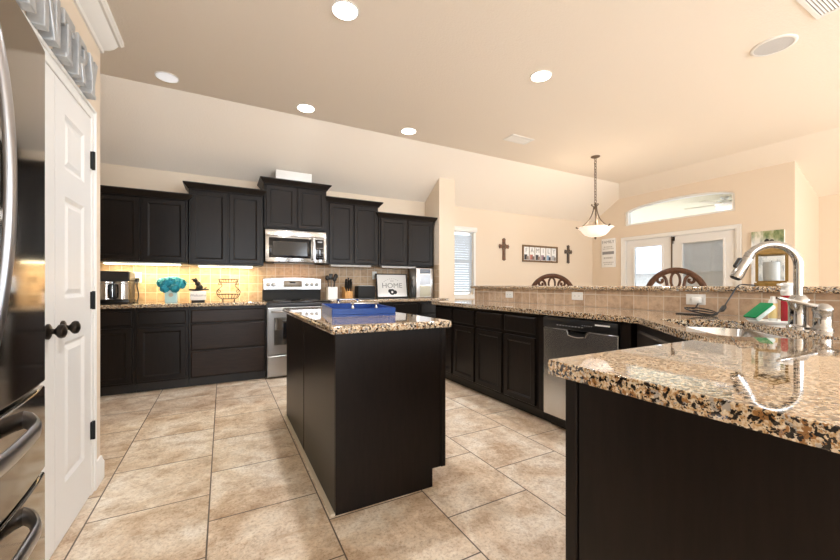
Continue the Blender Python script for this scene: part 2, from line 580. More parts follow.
def dup_tree(o, parent=None):
    c = o.copy()
    COL.objects.link(c)
    if parent:
        c.parent = parent
    for ch in [q for q in bpy.data.objects if q.parent == o]:
        dup_tree(ch, c)
    return c


def arc(cx, cz, r, a0, a1, k=16):
    return [(cx + r * cos(a0 + (a1 - a0) * i / k), cz + r * sin(a0 + (a1 - a0) * i / k)) for i in range(k + 1)]


# ------------------------------------------------------------------ room shell
YB = 5.25          # back wall of kitchen and dining
XR = 7.10          # wall with the patio doors
XF = 8.04          # far living room wall
ZC, YC, XC, ZE = 3.05, 4.35, 6.65, 2.45   # ceiling height, crease lines, eave height

b = B(); b.box(-3, -5.1, -0.12, XF + 0.1, 5.4, 0.0)
struct(b.obj('floor', 'floor', smooth=0))

XW = XR + 0.07
hp = (XW - XC) / (XF + 0.02 - XC)
hip = (XW, YC + hp * (YB + 0.02 - YC), ZC + hp * (ZE - ZC))
b = B()
for poly in ([(-3, -5.1, ZC), (XC, -5.1, ZC), (XC, YC, ZC), (-3, YC, ZC)],
             [(-3, YC, ZC), (XC, YC, ZC), hip, (XW, YB + 0.02, ZE), (-3, YB + 0.02, ZE)],
             [(XC, -5.1, ZC), (XF + 0.02, -5.1, ZE), (XF + 0.02, 2.11, ZE), (XW, 2.11, ZC + hp * (ZE - ZC)), hip, (XC, YC, ZC)]):
    b.bm.faces.new([b.bm.verts.new(q) for q in poly])
bmesh.ops.remove_doubles(b.bm, verts=b.bm.verts, dist=0.001)
o = struct(b.obj('ceiling', 'ceil', smooth=0))
so = o.modifiers.new('thick', 'SOLIDIFY'); so.thickness = 0.1; so.offset = 1.0
# make sure the shell thickens upwards
if o.data.polygons[0].normal.z < 0:
    so.offset = -1.0

b = B()
b.prism([(-2.5, 0), (XR + 0.14, 0), (XR + 0.14, 2.6), (-2.5, 2.6)], YB, YB + 0.12, lambda a, z, h: (a, h, z), holes=[[(3.28, 0.95), (3.90, 0.95), (3.90, 2.08), (3.28, 2.08)]])
struct(b.obj('wall_back', 'wall', smooth=0))

arch_y0, arch_y1 = 2.724, 4.515
arch = [(arch_y1, 2.285), (arch_y0, 2.285)] + [(3.62 - 0.8955 * cos(pi * i / 24), 2.54 + 0.145 * sin(pi * i / 24)) for i in range(25)]
b = B()
b.prism([(2.18, 0), (YB, 0), (YB, 3.12), (2.18, 3.12)], XR, XR + 0.14, lambda a, z, h: (h, a, z),
        holes=[[(2.70, 0.002), (4.53, 0.002), (4.53, 2.02), (2.70, 2.02)], arch])
struct(b.obj('wall_right', 'wall', smooth=0))
b = B(); b.box(XR, 2.04, 0, XF + 0.1, 2.18, 3.0); struct(b.obj('wall_return', 'wall', smooth=0))
b = B()
b.prism([(-5.1, 0), (2.04, 0), (2.04, 2.6), (-5.1, 2.6)], XF, XF + 0.1, lambda a, z, h: (h, a, z), holes=[[(c - 0.9, 0.5), (c + 0.9, 0.5), (c + 0.9, 2.4), (c - 0.9, 2.4)] for c in (-2.0, -3.99)])
struct(b.obj('wall_far', 'wall', smooth=0))
b = B()
b.prism([(-1.5, 0), (XF + 0.1, 0), (XF + 0.1, 3.1), (-1.5, 3.1)], -5.0, -5.1, lambda a, z, h: (a, h, z),
        holes=[[(c - 0.9, 0.5), (c + 0.9, 0.5), (c + 0.9, 2.6), (c - 0.9, 2.6)] for c in (0.4, 3.6)])
struct(b.obj('wall_front', 'wall', smooth=0))
b = B(); b.box(-1.5, -5.1, 0, -1.40, 1.505, 3.1); struct(b.obj('wall_left', 'wall', smooth=0))
b = B(); b.box(-2.5, 2.716, 0, -2.38, YB, 3.1); struct(b.obj('wall_kitchen', 'wall', smooth=0))
# pantry closet: front wall with a double-door opening, ends and lid
PX = -0.62
b = B()
b.prism([(1.505, 0), (2.716, 0), (2.716, 2.58), (1.505, 2.58)], PX, PX - 0.1, lambda a, z, h: (h, a, z), holes=[[(1.573, 0.002), (2.520, 0.002), (2.520, 1.988), (1.573, 1.988)]])
b.box(-2.5, 2.616, 0, PX - 0.1, 2.716, 2.58)
b.box(-2.5, 1.505, 0, PX - 0.1, 1.57, 2.58)
b.box(-2.5, 1.57, 2.48, PX - 0.1, 2.616, 2.58)
struct(b.obj('wall_pantry', 'wall', smooth=0))
# wing wall / column between kitchen and dining
b = B(); b.box(2.92, 4.80, 0, 3.20, YB, 2.95); struct(b.obj('wall_wing', 'wall', smooth=0))
# bar half wall, tiled on the kitchen side
b = B(); b.box(2.905, -0.30, 0, 3.03, 3.87, 1.064); struct(b.obj('wall_bar', 'wall', smooth=0))
b = B(); b.box(2.893, -0.28, 0.914, 2.905, 3.87, 1.064); struct(b.obj('tile_backsplash_trim', 'bartile', smooth=0), 'tan stone tile facing of the bar wall')
b = B(); b.box(-2.38, 5.238, 0.914, 0.445, YB, 1.42); b.box(0.445, 5.238, 0.80, 1.21, YB, 1.42); b.box(1.21, 5.238, 0.914, 2.92, YB, 1.42)
struct(b.obj('kitchen_tile_trim', 'splash', smooth=0), 'golden stone tile backsplash of the kitchen wall')
b = B(); b.box(2.908, 4.80, 0.914, 2.92, 5.238, 1.42); struct(b.obj('side_tile_trim', 'splash_side', smooth=0), 'stone tile backsplash on the wing wall')

# pantry baseboard and crown
prof = [(0.0, 0.0), (0.016, 0.0), (0.016, 0.095), (0.010, 0.11), (0.007, 0.13), (0.0, 0.135)]
b = B()
b.loops([[(PX + o_, 2.585, z), (PX + o_, 2.716 + o_, z), (-2.3, 2.716 + o_, z)] for o_, z in prof])
struct(b.obj('baseboard_pantry', 'trim', smooth=30))
prof = [(0.0, 2.445), (0.010, 2.445), (0.014, 2.455), (0.014, 2.465), (0.020, 2.470), (0.034, 2.482), (0.050, 2.50), (0.062, 2.522), (0.068, 2.535), (0.080, 2.538), (0.086, 2.548), (0.092, 2.552), (0.092, 2.575), (0.0, 2.575)]
b = B()
b.loops([[(PX + o_, 1.505, z), (PX + o_, 2.716 + o_, z), (-2.3, 2.716 + o_, z)] for o_, z in prof])
struct(b.obj('trim_crown', 'trim', smooth=30))

# pantry casing
def casing(b, y0, y1, ztop, wid, x, out, sgn):
    """flat stepped casing round an opening on a wall x = const; sgn = side it projects to"""
    X0, X1, X2 = x, x + sgn * out * 0.6, x + sgn * out
    def bx(ya, yb, za, zb, xx):
        b.box(min(x, xx), ya, za, max(x, xx), yb, zb, 0.003, 1)
    for a, c in ((y0 - wid, y0), (y1, y1 + wid)):
        bx(a, c, 0.0, ztop + wid, X1)
    bx(y0, y1, ztop, ztop + wid, X1)
    bx(y0 - wid, y0 - wid * 0.72, 0.0, ztop + wid, X2); bx(y1 + wid * 0.72, y1 + wid, 0.0, ztop + wid, X2)
    bx(y0 - wid * 0.72, y1 + wid * 0.72, ztop + wid * 0.72, ztop + wid, X2)

b = B(); casing(b, 1.574, 2.518, 1.986, 0.062, PX, 0.018, 1)
struct(b.obj('trim_pantry', 'trim', smooth=30))


def pantry_door(name, y0, y1, hinge_hi):
    """two-panel white slab facing +X; built in a frame with x along the width, front to -y"""
    wd = y1 - y0
    z0, z1 = 0.012, 1.981
    root = B()
    root.box(0.0, 0.004, z0, wd, 0.034, z1)
    d = root.obj(name, 'white', smooth=30)
    d.location = (PX + 0.002, y0, 0)
    d.rotation_euler = (0, 0, pi / 2)
    struct(d)
    fr = B()
    # stiles and rails as one face with recessed raised panels
    st = 0.105
    holes = [[(st, 0.24), (wd - st, 0.24), (wd - st, 0.86), (st, 0.86)], [(st, 1.05), (wd - st, 1.05), (wd - st, 1.50), (st, 1.50)], [(st, 1.62), (wd - st, 1.62), (wd - st, 1.86), (st, 1.86)]]
    fr.prism([(0, z0), (wd, z0), (wd, z1), (0, z1)], -0.006, 0.004, lambda a, z, h: (a, h, z), holes=holes)
    f = fr.obj('door_frame', 'white', d, smooth=30)
    for h in holes:
        p = B()
        p.panel(h[0][0], h[0][1], h[1][0], h[2][1], 0.004, [(0.0, 0.0), (0.0, 0.009), (0.006, 0.007), (0.016, 0.0015), (0.022, 0.0015), (0.042, 0.008)])
        p.obj('door_panel', 'white', d, smooth=0)
    kx = 0.075 if hinge_hi else wd - 0.075
    k = B()
    k.lathe([(0.0, 0), (0.031, 0), (0.031, 0.006), (0.024, 0.010), (0.012, 0.012), (0.010, 0.022), (0.016, 0.028), (0.026, 0.035), (0.029, 0.043), (0.026, 0.052), (0.014, 0.058), (0.0, 0.060)], (kx, -0.006, 0.925), 24, axis=(0, -1, 0))
    o = k.obj('door_knob', 'bronze', d)
    o['label'] = 'dark bronze round knob'
    hx = wd if hinge_hi else 0.0
    for z in (0.345, 1.03, 1.765):
        h = B(); h.box(hx - 0.012, -0.016, z - 0.045, hx + 0.016, -0.004, z + 0.045, 0.002, 1); h.cyl((hx + 0.003, -0.017, z - 0.048), (hx + 0.003, -0.017, z + 0.048), 0.007, seg=12)
        h.obj('hinge', 'blackm', d)
    return d


pantry_door('door_1', 1.577, 2.045, False)
pantry_door('door_2', 2.050, 2.515, True)

# ------------------------------------------------------------------ back window with blind
b = B()
b.box(3.20, YB - 0.02, 0.87, 3.285, YB, 2.09, 0.004, 1); b.box(3.895, YB - 0.02, 0.87, 3.94, YB, 2.09, 0.004, 1); b.box(3.20, YB - 0.04, 0.87, 3.94, YB, 0.945, 0.004, 1)
win = b.obj('window_1', 'trim', smooth=30); struct(win)
b = B(); b.box(3.285, YB + 0.085, 0.95, 3.895, YB + 0.09, 2.08); b.obj('window_pane', 'glass', win, smooth=0)
b = B(); b.box(3.28, YB + 0.07, 1.49, 3.90, YB + 0.105, 1.53); b.box(3.28, YB + 0.07, 0.95, 3.31, YB + 0.105, 2.08); b.box(3.87, YB + 0.07, 0.95, 3.90, YB + 0.105, 2.08)
b.obj('window_sash', 'trim', win, smooth=0)
bl = thing('window_blind', 'white slatted venetian blind hanging in the window beside the kitchen column', 'blind', (3.59, YB + 0.03, 2.0))
b = B()
for k in range(24):
    z = 1.0 + k * 0.042
    c, s_ = cos(0.85), sin(0.85)
    hw = 0.024
    b.loops([[(3.295, YB + 0.035 - hw * c, z + hw * s_), (3.885, YB + 0.035 - hw * c, z + hw * s_)], [(3.295, YB + 0.035, z + 0.003), (3.885, YB + 0.035, z + 0.003)], [(3.295, YB + 0.035 + hw * c, z - hw * s_), (3.885, YB + 0.035 + hw * c, z - hw * s_)]])
b.obj('slats', 'slat', bl, world=True, smooth=0).modifiers.new('t', 'SOLIDIFY').thickness = 0.002
b = B(); b.box(3.22, YB - 0.075, 2.035, 3.93, YB + 0.0, 2.115, 0.006, 2); b.box(3.29, YB + 0.0, 2.02, 3.89, YB + 0.06, 2.075)
b.obj('valance', 'trim', bl, world=True)
b = B(); b.tube([(3.86, YB - 0.005, 2.03), (3.862, YB - 0.01, 1.8), (3.86, YB - 0.012, 1.55)], 0.004, 8); b.obj('tilt_wand', 'cloud', bl, world=True)

# ------------------------------------------------------------------ arch window, patio doors
b = B()
def arch_loop(g, zl):
    return [(arch_y1 - g, zl), (arch_y0 + g, zl)] + [(3.62 - (0.8955 - g) * cos(pi * i / 24), 2.54 + (0.145 - g * 0.8) * sin(pi * i / 24)) for i in range(25)]
lo_, li_ = arch_loop(0.003, 2.287), arch_loop(0.045, 2.315)
b.loops([[(x_, a, z) for a, z in lp] for x_, lp in ((XR + 0.02, lo_), (XR + 0.02, li_), (XR + 0.12, li_), (XR + 0.12, lo_), (XR + 0.02, lo_))], closed=True)
win2 = struct(b.obj('window_2', 'trim', smooth=30))
b = B(); b.prism(arch_loop(0.045, 2.315), XR + 0.08, XR + 0.085, lambda a, z, h: (h, a, z)); b.obj('window_pane', 'glass', win2, smooth=0)

b = B(); casing(b, 2.702, 4.528, 2.0, 0.062, XR, 0.02, -1)
b.box(XR + 0.002, 2.702, 0, XR + 0.12, 2.722, 2.018); b.box(XR + 0.002, 4.508, 0, XR + 0.12, 4.528, 2.018); b.box(XR + 0.002, 2.722, 1.99, XR + 0.12, 4.508, 2.018)
struct(b.obj('trim_patio', 'trim', smooth=30))


def patio_door(name, y0, y1, blind):
    """full-light leaf facing -X; local x runs towards -Y, front to -y"""
    wd = y1 - y0
    b = B()
    gx0, gx1, gz0, gz1 = 0.165, wd - 0.165, 0.28, 1.845
    b.prism([(0, 0.01), (wd, 0.01), (wd, 1.985), (0, 1.985)], 0.0, 0.042, lambda a, z, h: (a, h, z), holes=[[(gx0, gz0), (gx1, gz0), (gx1, gz1), (gx0, gz1)]])
    d = struct(b.obj(name, 'white', smooth=30))
    d.location = (XR + 0.03, y1, 0); d.rotation_euler = (0, 0, -pi / 2)
    f = B()
    f.prism([(gx0 - 0.03, gz0 - 0.03), (gx1 + 0.03, gz0 - 0.03), (gx1 + 0.03, gz1 + 0.03), (gx0 - 0.03, gz1 + 0.03)], -0.014, 0.006, lambda a, z, h: (a, h, z), holes=[[(gx0, gz0), (gx1, gz0), (gx1, gz1), (gx0, gz1)]])
    f.obj('glazing_bead', 'white', d, smooth=0, bevel=0.004)
    g = B(); g.box(gx0 - 0.004, 0.012, gz0 - 0.004, gx1 + 0.004, 0.016, gz1 + 0.004); g.obj('door_pane', 'glass', d, smooth=0)
    g = B(); g.box(gx0 - 0.004, 0.034, gz0 - 0.004, gx1 + 0.004, 0.038, gz1 + 0.004); g.obj('door_pane', 'glass', d, smooth=0)
    if blind:
        q = B()
        n = 74
        for k in range(n):
            z = gz0 + 0.01 + k * (gz1 - gz0 - 0.03) / n
            q.box(gx0 + 0.006, 0.022, z, gx1 - 0.006, 0.0235, z + 0.0195)
        q.box(gx0 + 0.004, 0.019, gz1 - 0.022, gx1 - 0.004, 0.031, gz1 - 0.002)
        q.obj('enclosed_blind', 'slatg', d, smooth=0)
        for xx in (0.28, 0.72):
            q = B(); q.tube([(gx0 + (gx1 - gx0) * xx, 0.020, gz0), (gx0 + (gx1 - gx0) * xx, 0.020, gz1 - 0.02)], 0.002, 6); q.obj('ladder_cord', 'plate', d)
    return d


d1 = patio_door('door_3', 3.668, 4.504, False)
d2 = patio_door('door_4', 2.726, 3.650, True)
b = B(); b.box(XR + 0.012, 3.651, 0.01, XR + 0.07, 3.667, 1.985); struct(b.obj('trim_astragal', 'bronze2', smooth=0), 'bronze strip between the patio doors')
b = B(); b.box(0.0, -0.030, 1.90, 0.04, 0.0, 1.975, 0.004); b.cyl((0.02, -0.022, 1.85), (0.02, -0.022, 1.90), 0.007, seg=10)
b.obj('flush_bolt', 'bronze', d2)

# ------------------------------------------------------------------ outside, seen through the glass
b = B(); b.box(XR + 0.14, 2.18, -0.16, 15, 11, -0.04); struct(b.obj('patio_ground', 'patio', smooth=0), 'concrete patio slab')
b = B(); b.box(XR + 0.14, 2.18, 2.82, 10.9, 9.5, 2.9); struct(b.obj('patio_ceiling', 'pceil', smooth=0), 'cream ceiling over the patio')
b = B(); b.box(XF + 0.12, 2.06, 0, 10.6, 2.18, 3.06); struct(b.obj('wall_patio', 'brick', smooth=0))
nb = thing('neighbor_house', 'pale brick house with grey shingle roof beyond the patio', 'house', (13.2, 8, -0.04))
b = B(); b.box(13.2, 2.6, -0.04, 16, 14, 1.55); b.obj('house_wall', 'brick', nb, world=True, smooth=0)
b = B(); b.prism([(12.8, 1.5), (16.4, 1.5), (14.6, 3.0)], 2.2, 14.4, lambda a, z, h: (a, h, z)); b.obj('house_roof', 'shingle', nb, world=True, smooth=0)
pr_ = thing('patio_railing', 'white slatted railing at the patio edge outside the doors', 'railing', (10.5, 6, -0.04))
b = B(); b.box(10.47, 3.2, -0.04, 10.54, 3.27, 1.0); b.box(10.47, 6.2, -0.04, 10.54, 6.27, 1.0); b.box(10.47, 9.33, -0.04, 10.54, 9.4, 1.0); b.box(10.48, 3.2, 0.92, 10.53, 9.4, 0.97); b.box(10.48, 3.2, 0.10, 10.53, 9.4, 0.15); b.obj('rail', 'trim', pr_, world=True, smooth=0)
b = B()
for k in range(45):
    b.box(10.49, 3.25 + k * 0.137, 0.15, 10.52, 3.28 + k * 0.137, 0.92)
b.obj('balusters', 'trim', pr_, world=True, smooth=0)

fan = thing('ceiling_fan', 'pale patio ceiling fan seen through the arched window', 'fan', (8.6, 3.46, 2.82))
b = B(); b.cyl((0, 0, 0), (0, 0, -0.10), 0.013, seg=12); b.lathe([(0.0, 0), (0.07, 0), (0.05, -0.04), (0.0, -0.045)]); b.obj('downrod', 'white', fan)
b = B(); b.lathe([(0.0, -0.06), (0.07, -0.065), (0.15, -0.085), (0.16, -0.14), (0.12, -0.165), (0.0, -0.17)]); b.obj('motor_housing', 'slatg', fan)
b = B(); b.lathe([(0.0, -0.17), (0.12, -0.175), (0.15, -0.20), (0.11, -0.24), (0.0, -0.255)]); b.obj('light_bowl', 'alab', fan)
for k in range(5):
    q = B(); a = radians(100 + 72 * k)
    q.box(0.12, -0.03, -0.135, 0.22, 0.03, -0.125); q.box(0.20, -0.065, -0.14, 0.66, 0.065, -0.13, 0.004, 1)
    q.xf(Matrix.Rotation(a, 4, 'Z')); q.obj('blade', 'fanblade', fan)

# ------------------------------------------------------------------ ceiling fittings
def can_light(x, y, lit, label, power=28):
    t = thing('recessed_light', label, 'ceiling light', (x, y, ZC), 0, None)
    b = B(); b.lathe([(0.084, 0.0), (0.098, 0.0), (0.098, -0.003), (0.092, -0.006), (0.086, -0.005), (0.084, 0.0)], seg=40)
    b.obj('trim_ring', 'trim', t)
    b = B(); b.cyl((0, 0, -0.0005), (0, 0, -0.004), 0.086, seg=40); b.obj('lens', 'lamp' if lit else 'lampdim', t)
    if lit:
        d = bpy.data.lights.new('can_lamp', 'SPOT')
        d.energy = power; d.color = (0.97, 0.97, 1.0); d.spot_size = radians(125); d.spot_blend = 0.6; d.shadow_soft_size = 0.06
        o = bpy.data.objects.new('can_lamp', d); COL.objects.link(o); o.parent = t; o.location = (0, 0, -0.02)
    return t


can_light(0.76, 2.53, True, 'lit recessed ceiling light directly above the kitchen island', 90)
can_light(0.80, 4.13, True, 'lit recessed ceiling light on the crease above the microwave cabinets', 60)
can_light(2.06, 4.13, True, 'lit recessed ceiling light nearest the kitchen column', 60)
can_light(2.60, 2.46, True, 'lit recessed ceiling light above the dishwasher run, nearest the air vent', 90)
can_light(-0.46, 4.13, False, 'dim bluish white recessed ceiling light near the pantry corner', 0)
for (x, y) in ((1.9, -0.6), (4.3, -1.2), (-0.2, -1.2)):
    pass

t = thing('ceiling_speaker', 'large round white speaker grille recessed in the ceiling', 'speaker', (3.93, 1.255, ZC))
b = B(); b.lathe([(0.118, 0.0), (0.142, 0.0), (0.142, -0.004), (0.134, -0.009), (0.120, -0.008), (0.118, 0.0)], seg=48); b.obj('bezel', 'trim', t)
b = B(); b.lathe([(0.0, -0.001), (0.119, -0.001), (0.119, -0.006), (0.0, -0.008)], seg=48); b.obj('grille', mat('speaker_mesh', (0.60, 0.60, 0.60), 0.7, bump=0.3, scale=600), t)


def ceiling_vent(x, y, lx, ly, label):
    t = thing('ceiling_vent', label, 'air vent', (x, y, ZC))
    b = B(); b.prism([(-lx, -ly), (lx, -ly), (lx, ly), (-lx, ly)], 0.0, -0.008, holes=[[(-lx + .03, -ly + .03), (lx - .03, -ly + .03), (lx - .03, ly - .03), (-lx + .03, ly - .03)]]); b.obj('vent_frame', 'trim', t, smooth=0, bevel=0.003)
    b = B(); b.box(-lx + .03, -ly + .03, -0.002, lx - .03, ly - .03, 0.0); b.obj('vent_back', 'grey', t, smooth=0)
    b = B()
    k = 0
    yy = -ly + 0.04
    while yy < ly - 0.035:
        b.loops([[(-lx + .03, yy, -0.002), (lx - .03, yy, -0.002)], [(-lx + .03, yy + 0.009, -0.008), (lx - .03, yy + 0.009, -0.008)]])
        yy += 0.017
    b.obj('louvers', 'trim', t, smooth=0)


ceiling_vent(3.47, 3.67, 0.19, 0.10, 'small white rectangular air vent in the ceiling towards the dining area')
ceiling_vent(3.62, 0.86, 0.19, 0.12, 'white air vent at the top right edge of the ceiling beyond the speaker')

# ------------------------------------------------------------------ cabinets
DOOR = [(0.0, 0.0), (0.0, 0.016), (0.003, 0.020), (0.044, 0.020), (0.046, 0.0165), (0.052, 0.015), (0.055, 0.009), (0.060, 0.008)]
SLAB = [(0.0, 0.0), (0.0, 0.012), (0.010, 0.019), (0.016, 0.019)]


def front(root, kind, x0, z0, x1, z1, m='cab', y=0.0):
    b = B()
    b.panel(x0, z0, x1, z1, y, DOOR if kind == 'door' else SLAB)
    return b.obj(kind, m, root, smooth=0)


def base_cabinet(label, loc, rotz, wd, layout, depth=0.58, body_m='cab', group=None):
    """local x along the front, front faces -y, origin at the front left foot"""
    t = thing('base_cabinet', label, 'cabinet', loc, rotz, group)
    b = B(); b.box(0.001, 0, 0.10, wd - 0.001, depth, 0.874); b.obj('body', body_m, t, smooth=0, bevel=0.002)
    b = B(); b.box(0.001, 0.07, 0, wd - 0.001, depth, 0.10); b.obj('toe_kick', 'toe', t, smooth=0)
    for kind, x0, z0, x1, z1, m in layout:
        front(t, kind, x0, z0, x1, z1, m)
    return t


def std(wd, gap=0.026):
    return [('drawer', gap, 0.70, wd - gap, 0.842, 'cab'), ('door', gap, 0.122, wd - gap, 0.672, 'cab')]


BY = 4.65
base_cabinet('dark base cabinet left of the air fryer cabinet, partly hidden behind the pantry wall', (-2.10, BY, 0), 0, 0.60, std(0.60))
base_cabinet('dark base cabinet under the air fryer, with one door beside the pantry corner', (-1.50, BY, 0), 0, 0.712, [('drawer', 0.20, 0.70, 0.685, 0.842, 'cab'), ('door', 0.20, 0.122, 0.685, 0.672, 'cab')])
base_cabinet('dark base cabinet with one wide door under the blue flower pot', (-0.788, BY, 0), 0, 0.462, std(0.462, 0.024))
base_cabinet('dark base cabinet of three wide drawers left of the range', (-0.326, BY, 0), 0, 0.772, [('drawer', 0.022, 0.70, 0.752, 0.842, 'cabred'), ('drawer', 0.022, 0.405, 0.752, 0.685, 'cabred'), ('drawer', 0.022, 0.112, 0.752, 0.39, 'cabred')])
xs = [1.212, 1.64, 2.06, 2.48, 2.90]
nm = ['dark base cabinet right beside the range, behind the island', 'dark base cabinet under the knife block, behind the island', 'dark base cabinet under the framed home sign', 'dark base cabinet in the corner by the wing wall, its drawer showing past the island']
for i in range(4):
    base_cabinet(nm[i], (xs[i], BY, 0), 0, xs[i + 1] - xs[i], std(xs[i + 1] - xs[i]))

# run along the bar, facing the kitchen
RX = 2.26
ys = [3.80, 3.411, 3.000, 2.580, 2.170]
nm = ['dark base cabinet at the far end of the bar run', 'dark base cabinet second from the far end of the bar run', 'dark base cabinet third from the far end of the bar run', 'dark base cabinet immediately left of the dishwasher']
for i in range(4):
    base_cabinet(nm[i], (RX, ys[i], 0), -pi / 2, ys[i] - ys[i + 1], std(ys[i] - ys[i + 1], 0.018 if i else 0.02))
t = thing('filler_strip', 'narrow dark filler strip left of the dishwasher', 'cabinet panel', (RX, 2.168, 0), -pi / 2)
b = B(); b.box(0.001, 0, 0.10, 0.070, 0.55, 0.874); b.obj('body', 'cab', t, smooth=0)
b = B(); b.box(0.001, 0.07, 0, 0.070, 0.55, 0.10); b.obj('toe_kick', 'toe', t, smooth=0)

# diagonal sink cabinet
t = thing('sink_cabinet', 'dark diagonal corner cabinet under the sink, beside the dishwasher', 'cabinet', (2.26, 1.36, 0), radians(-135))
L = 0.955
b = B(); b.box(0.0, 0, 0.10, L, 0.02, 0.874); b.obj('body', 'cab', t, smooth=0)
b = B(); b.box(0.05, 0.07, 0, L - 0.05, 0.09, 0.10); b.obj('toe_kick', 'toe', t, smooth=0)
front(t, 'drawer', 0.07, 0.70, L - 0.07, 0.835)
front(t, 'door', 0.07, 0.122, L / 2 - 0.004, 0.672); front(t, 'door', L / 2 + 0.004, 0.122, L - 0.07, 0.672)
t2 = thing('corner_stile', 'dark upright stile between the dishwasher and the sink cabinet', 'cabinet panel', (RX, 1.458, 0), -pi / 2)
b = B(); b.box(0.002, -0.018, 0.0, 0.070, 0.5, 0.874); b.obj('body', 'cab', t2, smooth=0, bevel=0.003)

# peninsula cabinet: plain finished end facing the camera's left
t = thing('peninsula_cabinet', 'dark plain panelled end of the peninsula in the foreground', 'cabinet', (0.79, 0.10, 0))
b = B(); b.box(0.02, 0, 0.0, 0.80, 0.56, 0.872); b.obj('body', 'cab', t, smooth=0, bevel=0.002)
b = B(); b.box(0.80, -0.012, 0.0, 2.10, 0.004, 0.872); b.obj('back_panel', 'cab', t, smooth=0, bevel=0.002)
b = B(); b.box(0.006, 0, 0.0, 0.02, 0.528, 0.872); b.obj('end_panel', 'cab', t, smooth=0, bevel=0.001)
b = B(); b.box(0.0, 0.531, 0.0, 0.02, 0.565, 0.872); b.obj('corner_stile', 'cab', t, smooth=0, bevel=0.003)

# island cabinet
t = thing('island_cabinet', 'dark wooden kitchen island cabinet with plain end and toe notch', 'island', (0.475, 1.74, 0))
Wd, Ln = 0.615, 1.53
b = B(); b.prism([(0.012, 0), (Wd - 0.075, 0), (Wd - 0.075, 0.10), (Wd - 0.002, 0.10), (Wd - 0.002, 0.874), (0.012, 0.874)], 0.015, Ln, lambda a, z, h: (a, h, z)); b.obj('body', 'cab', t, smooth=0)
b = B(); b.prism([(0.0, 0), (Wd - 0.075, 0), (Wd - 0.075, 0.10), (Wd, 0.10), (Wd, 0.874), (0.0, 0.874)], 0.0, 0.015, lambda a, z, h: (a, h, z)); b.obj('end_panel', 'cab', t, smooth=0, bevel=0.002)
b = B(); b.box(Wd - 0.022, -0.006, 0.10, Wd + 0.006, 0.015, 0.874); b.obj('corner_stile', 'cab', t, smooth=0, bevel=0.002)
b = B(); b.box(0.0, 0.017, 0.0, 0.012, 0.772, 0.874); b.obj('back_panel', 'cab', t, smooth=0, bevel=0.002)
b = B(); b.box(0.0, 0.790, 0.0, 0.012, Ln, 0.874); b.obj('back_panel', 'cab', t, smooth=0, bevel=0.002)
for k, (ya, yb) in enumerate(((0.03, 0.52), (0.53, 1.01), (1.02, 1.51))):
    b = B(); b.panel(-yb, 0.122, -ya, 0.672, 0, DOOR); b.xf(Matrix.Translation((Wd, 0, 0)) @ Matrix.Rotation(pi / 2, 4, 'Z') @ Matrix.Scale(-1, 4, (1, 0, 0))); b.obj('door', 'cab', t, smooth=0)
    b = B(); b.panel(-yb, 0.70, -ya, 0.842, 0, SLAB); b.xf(Matrix.Translation((Wd, 0, 0)) @ Matrix.Rotation(pi / 2, 4, 'Z') @ Matrix.Scale(-1, 4, (1, 0, 0))); b.obj('drawer', 'cab', t, smooth=0)
b = B(); b.box(-0.022, 0.0, 0.0, 0.0, Ln, 0.012); b.obj('shoe_strip', mat('floor_edge_strip', (0.62, 0.54, 0.42), 0.5), t, smooth=0, bevel=0.003)

# upper cabinets
def upper_cabinet(label, x0, x1, z0, z1, yf, doors, crown=0.07):
    t = thing('wall_cabinet', label, 'wall cabinet', (x0, yf, z0))
    wd = x1 - x0; h = z1 - z0
    b = B(); b.box(0.001, 0, 0, wd - 0.001, YB - 0.002 - yf - 0.012, h - crown + 0.01); b.obj('body', 'cab', t, smooth=0, bevel=0.002)
    for a, c in doors:
        front(t, 'door', a - x0, 0.018, c - x0, h - crown - 0.012)
    pr = [(0.0, h - crown), (0.008, h - crown), (0.012, h - crown + 0.012), (0.026, h - crown + 0.028), (0.046, h - 0.020), (0.052, h - 0.014), (0.052, h), (0.0, h)]
    b = B()
    dp = YB - 0.014 - yf
    R = b.loops([[(-o_, dp, z), (-o_, -0.019 - o_, z), (wd + o_, -0.019 - o_, z), (wd + o_, dp, z)] for o_, z in pr])
    b.bm.faces.new([q for q in R[-1]])
    b.obj('crown', 'cab', t, smooth=0)
    return t


upper_cabinet('low dark wall cabinet farthest left, above the air fryer', -1.62, -0.352, 1.362, 2.135, 4.92, [(-1.60, -1.21), (-1.20, -0.795), (-0.765, -0.372)])
upper_cabinet('tall dark two-door wall cabinet left of the microwave', -0.345, 0.444, 1.350, 2.275, 4.92, [(-0.325, 0.042), (0.066, 0.410)])
upper_cabinet('highest short dark wall cabinet directly above the microwave', 0.446, 1.210, 1.812, 2.425, 4.87, [(0.468, 0.818), (0.842, 1.190)])
upper_cabinet('tall dark two-door wall cabinet right of the microwave', 1.213, 1.965, 1.392, 2.290, 4.92, [(1.256, 1.585), (1.605, 1.948)])
upper_cabinet('low dark two-door wall cabinet farthest right, next to the wing wall', 1.972, 2.885, 1.392, 2.150, 4.92, [(2.000, 2.405), (2.440, 2.860)])
b = B(); b.box(0.590, 4.94, 2.426, 1.035, 5.0, 2.575, 0.004)
tag(b.obj('white_box', 'plate', at=(0.81, 4.97, 2.426)), 'plain white box standing on top of the cabinet above the microwave', 'box')


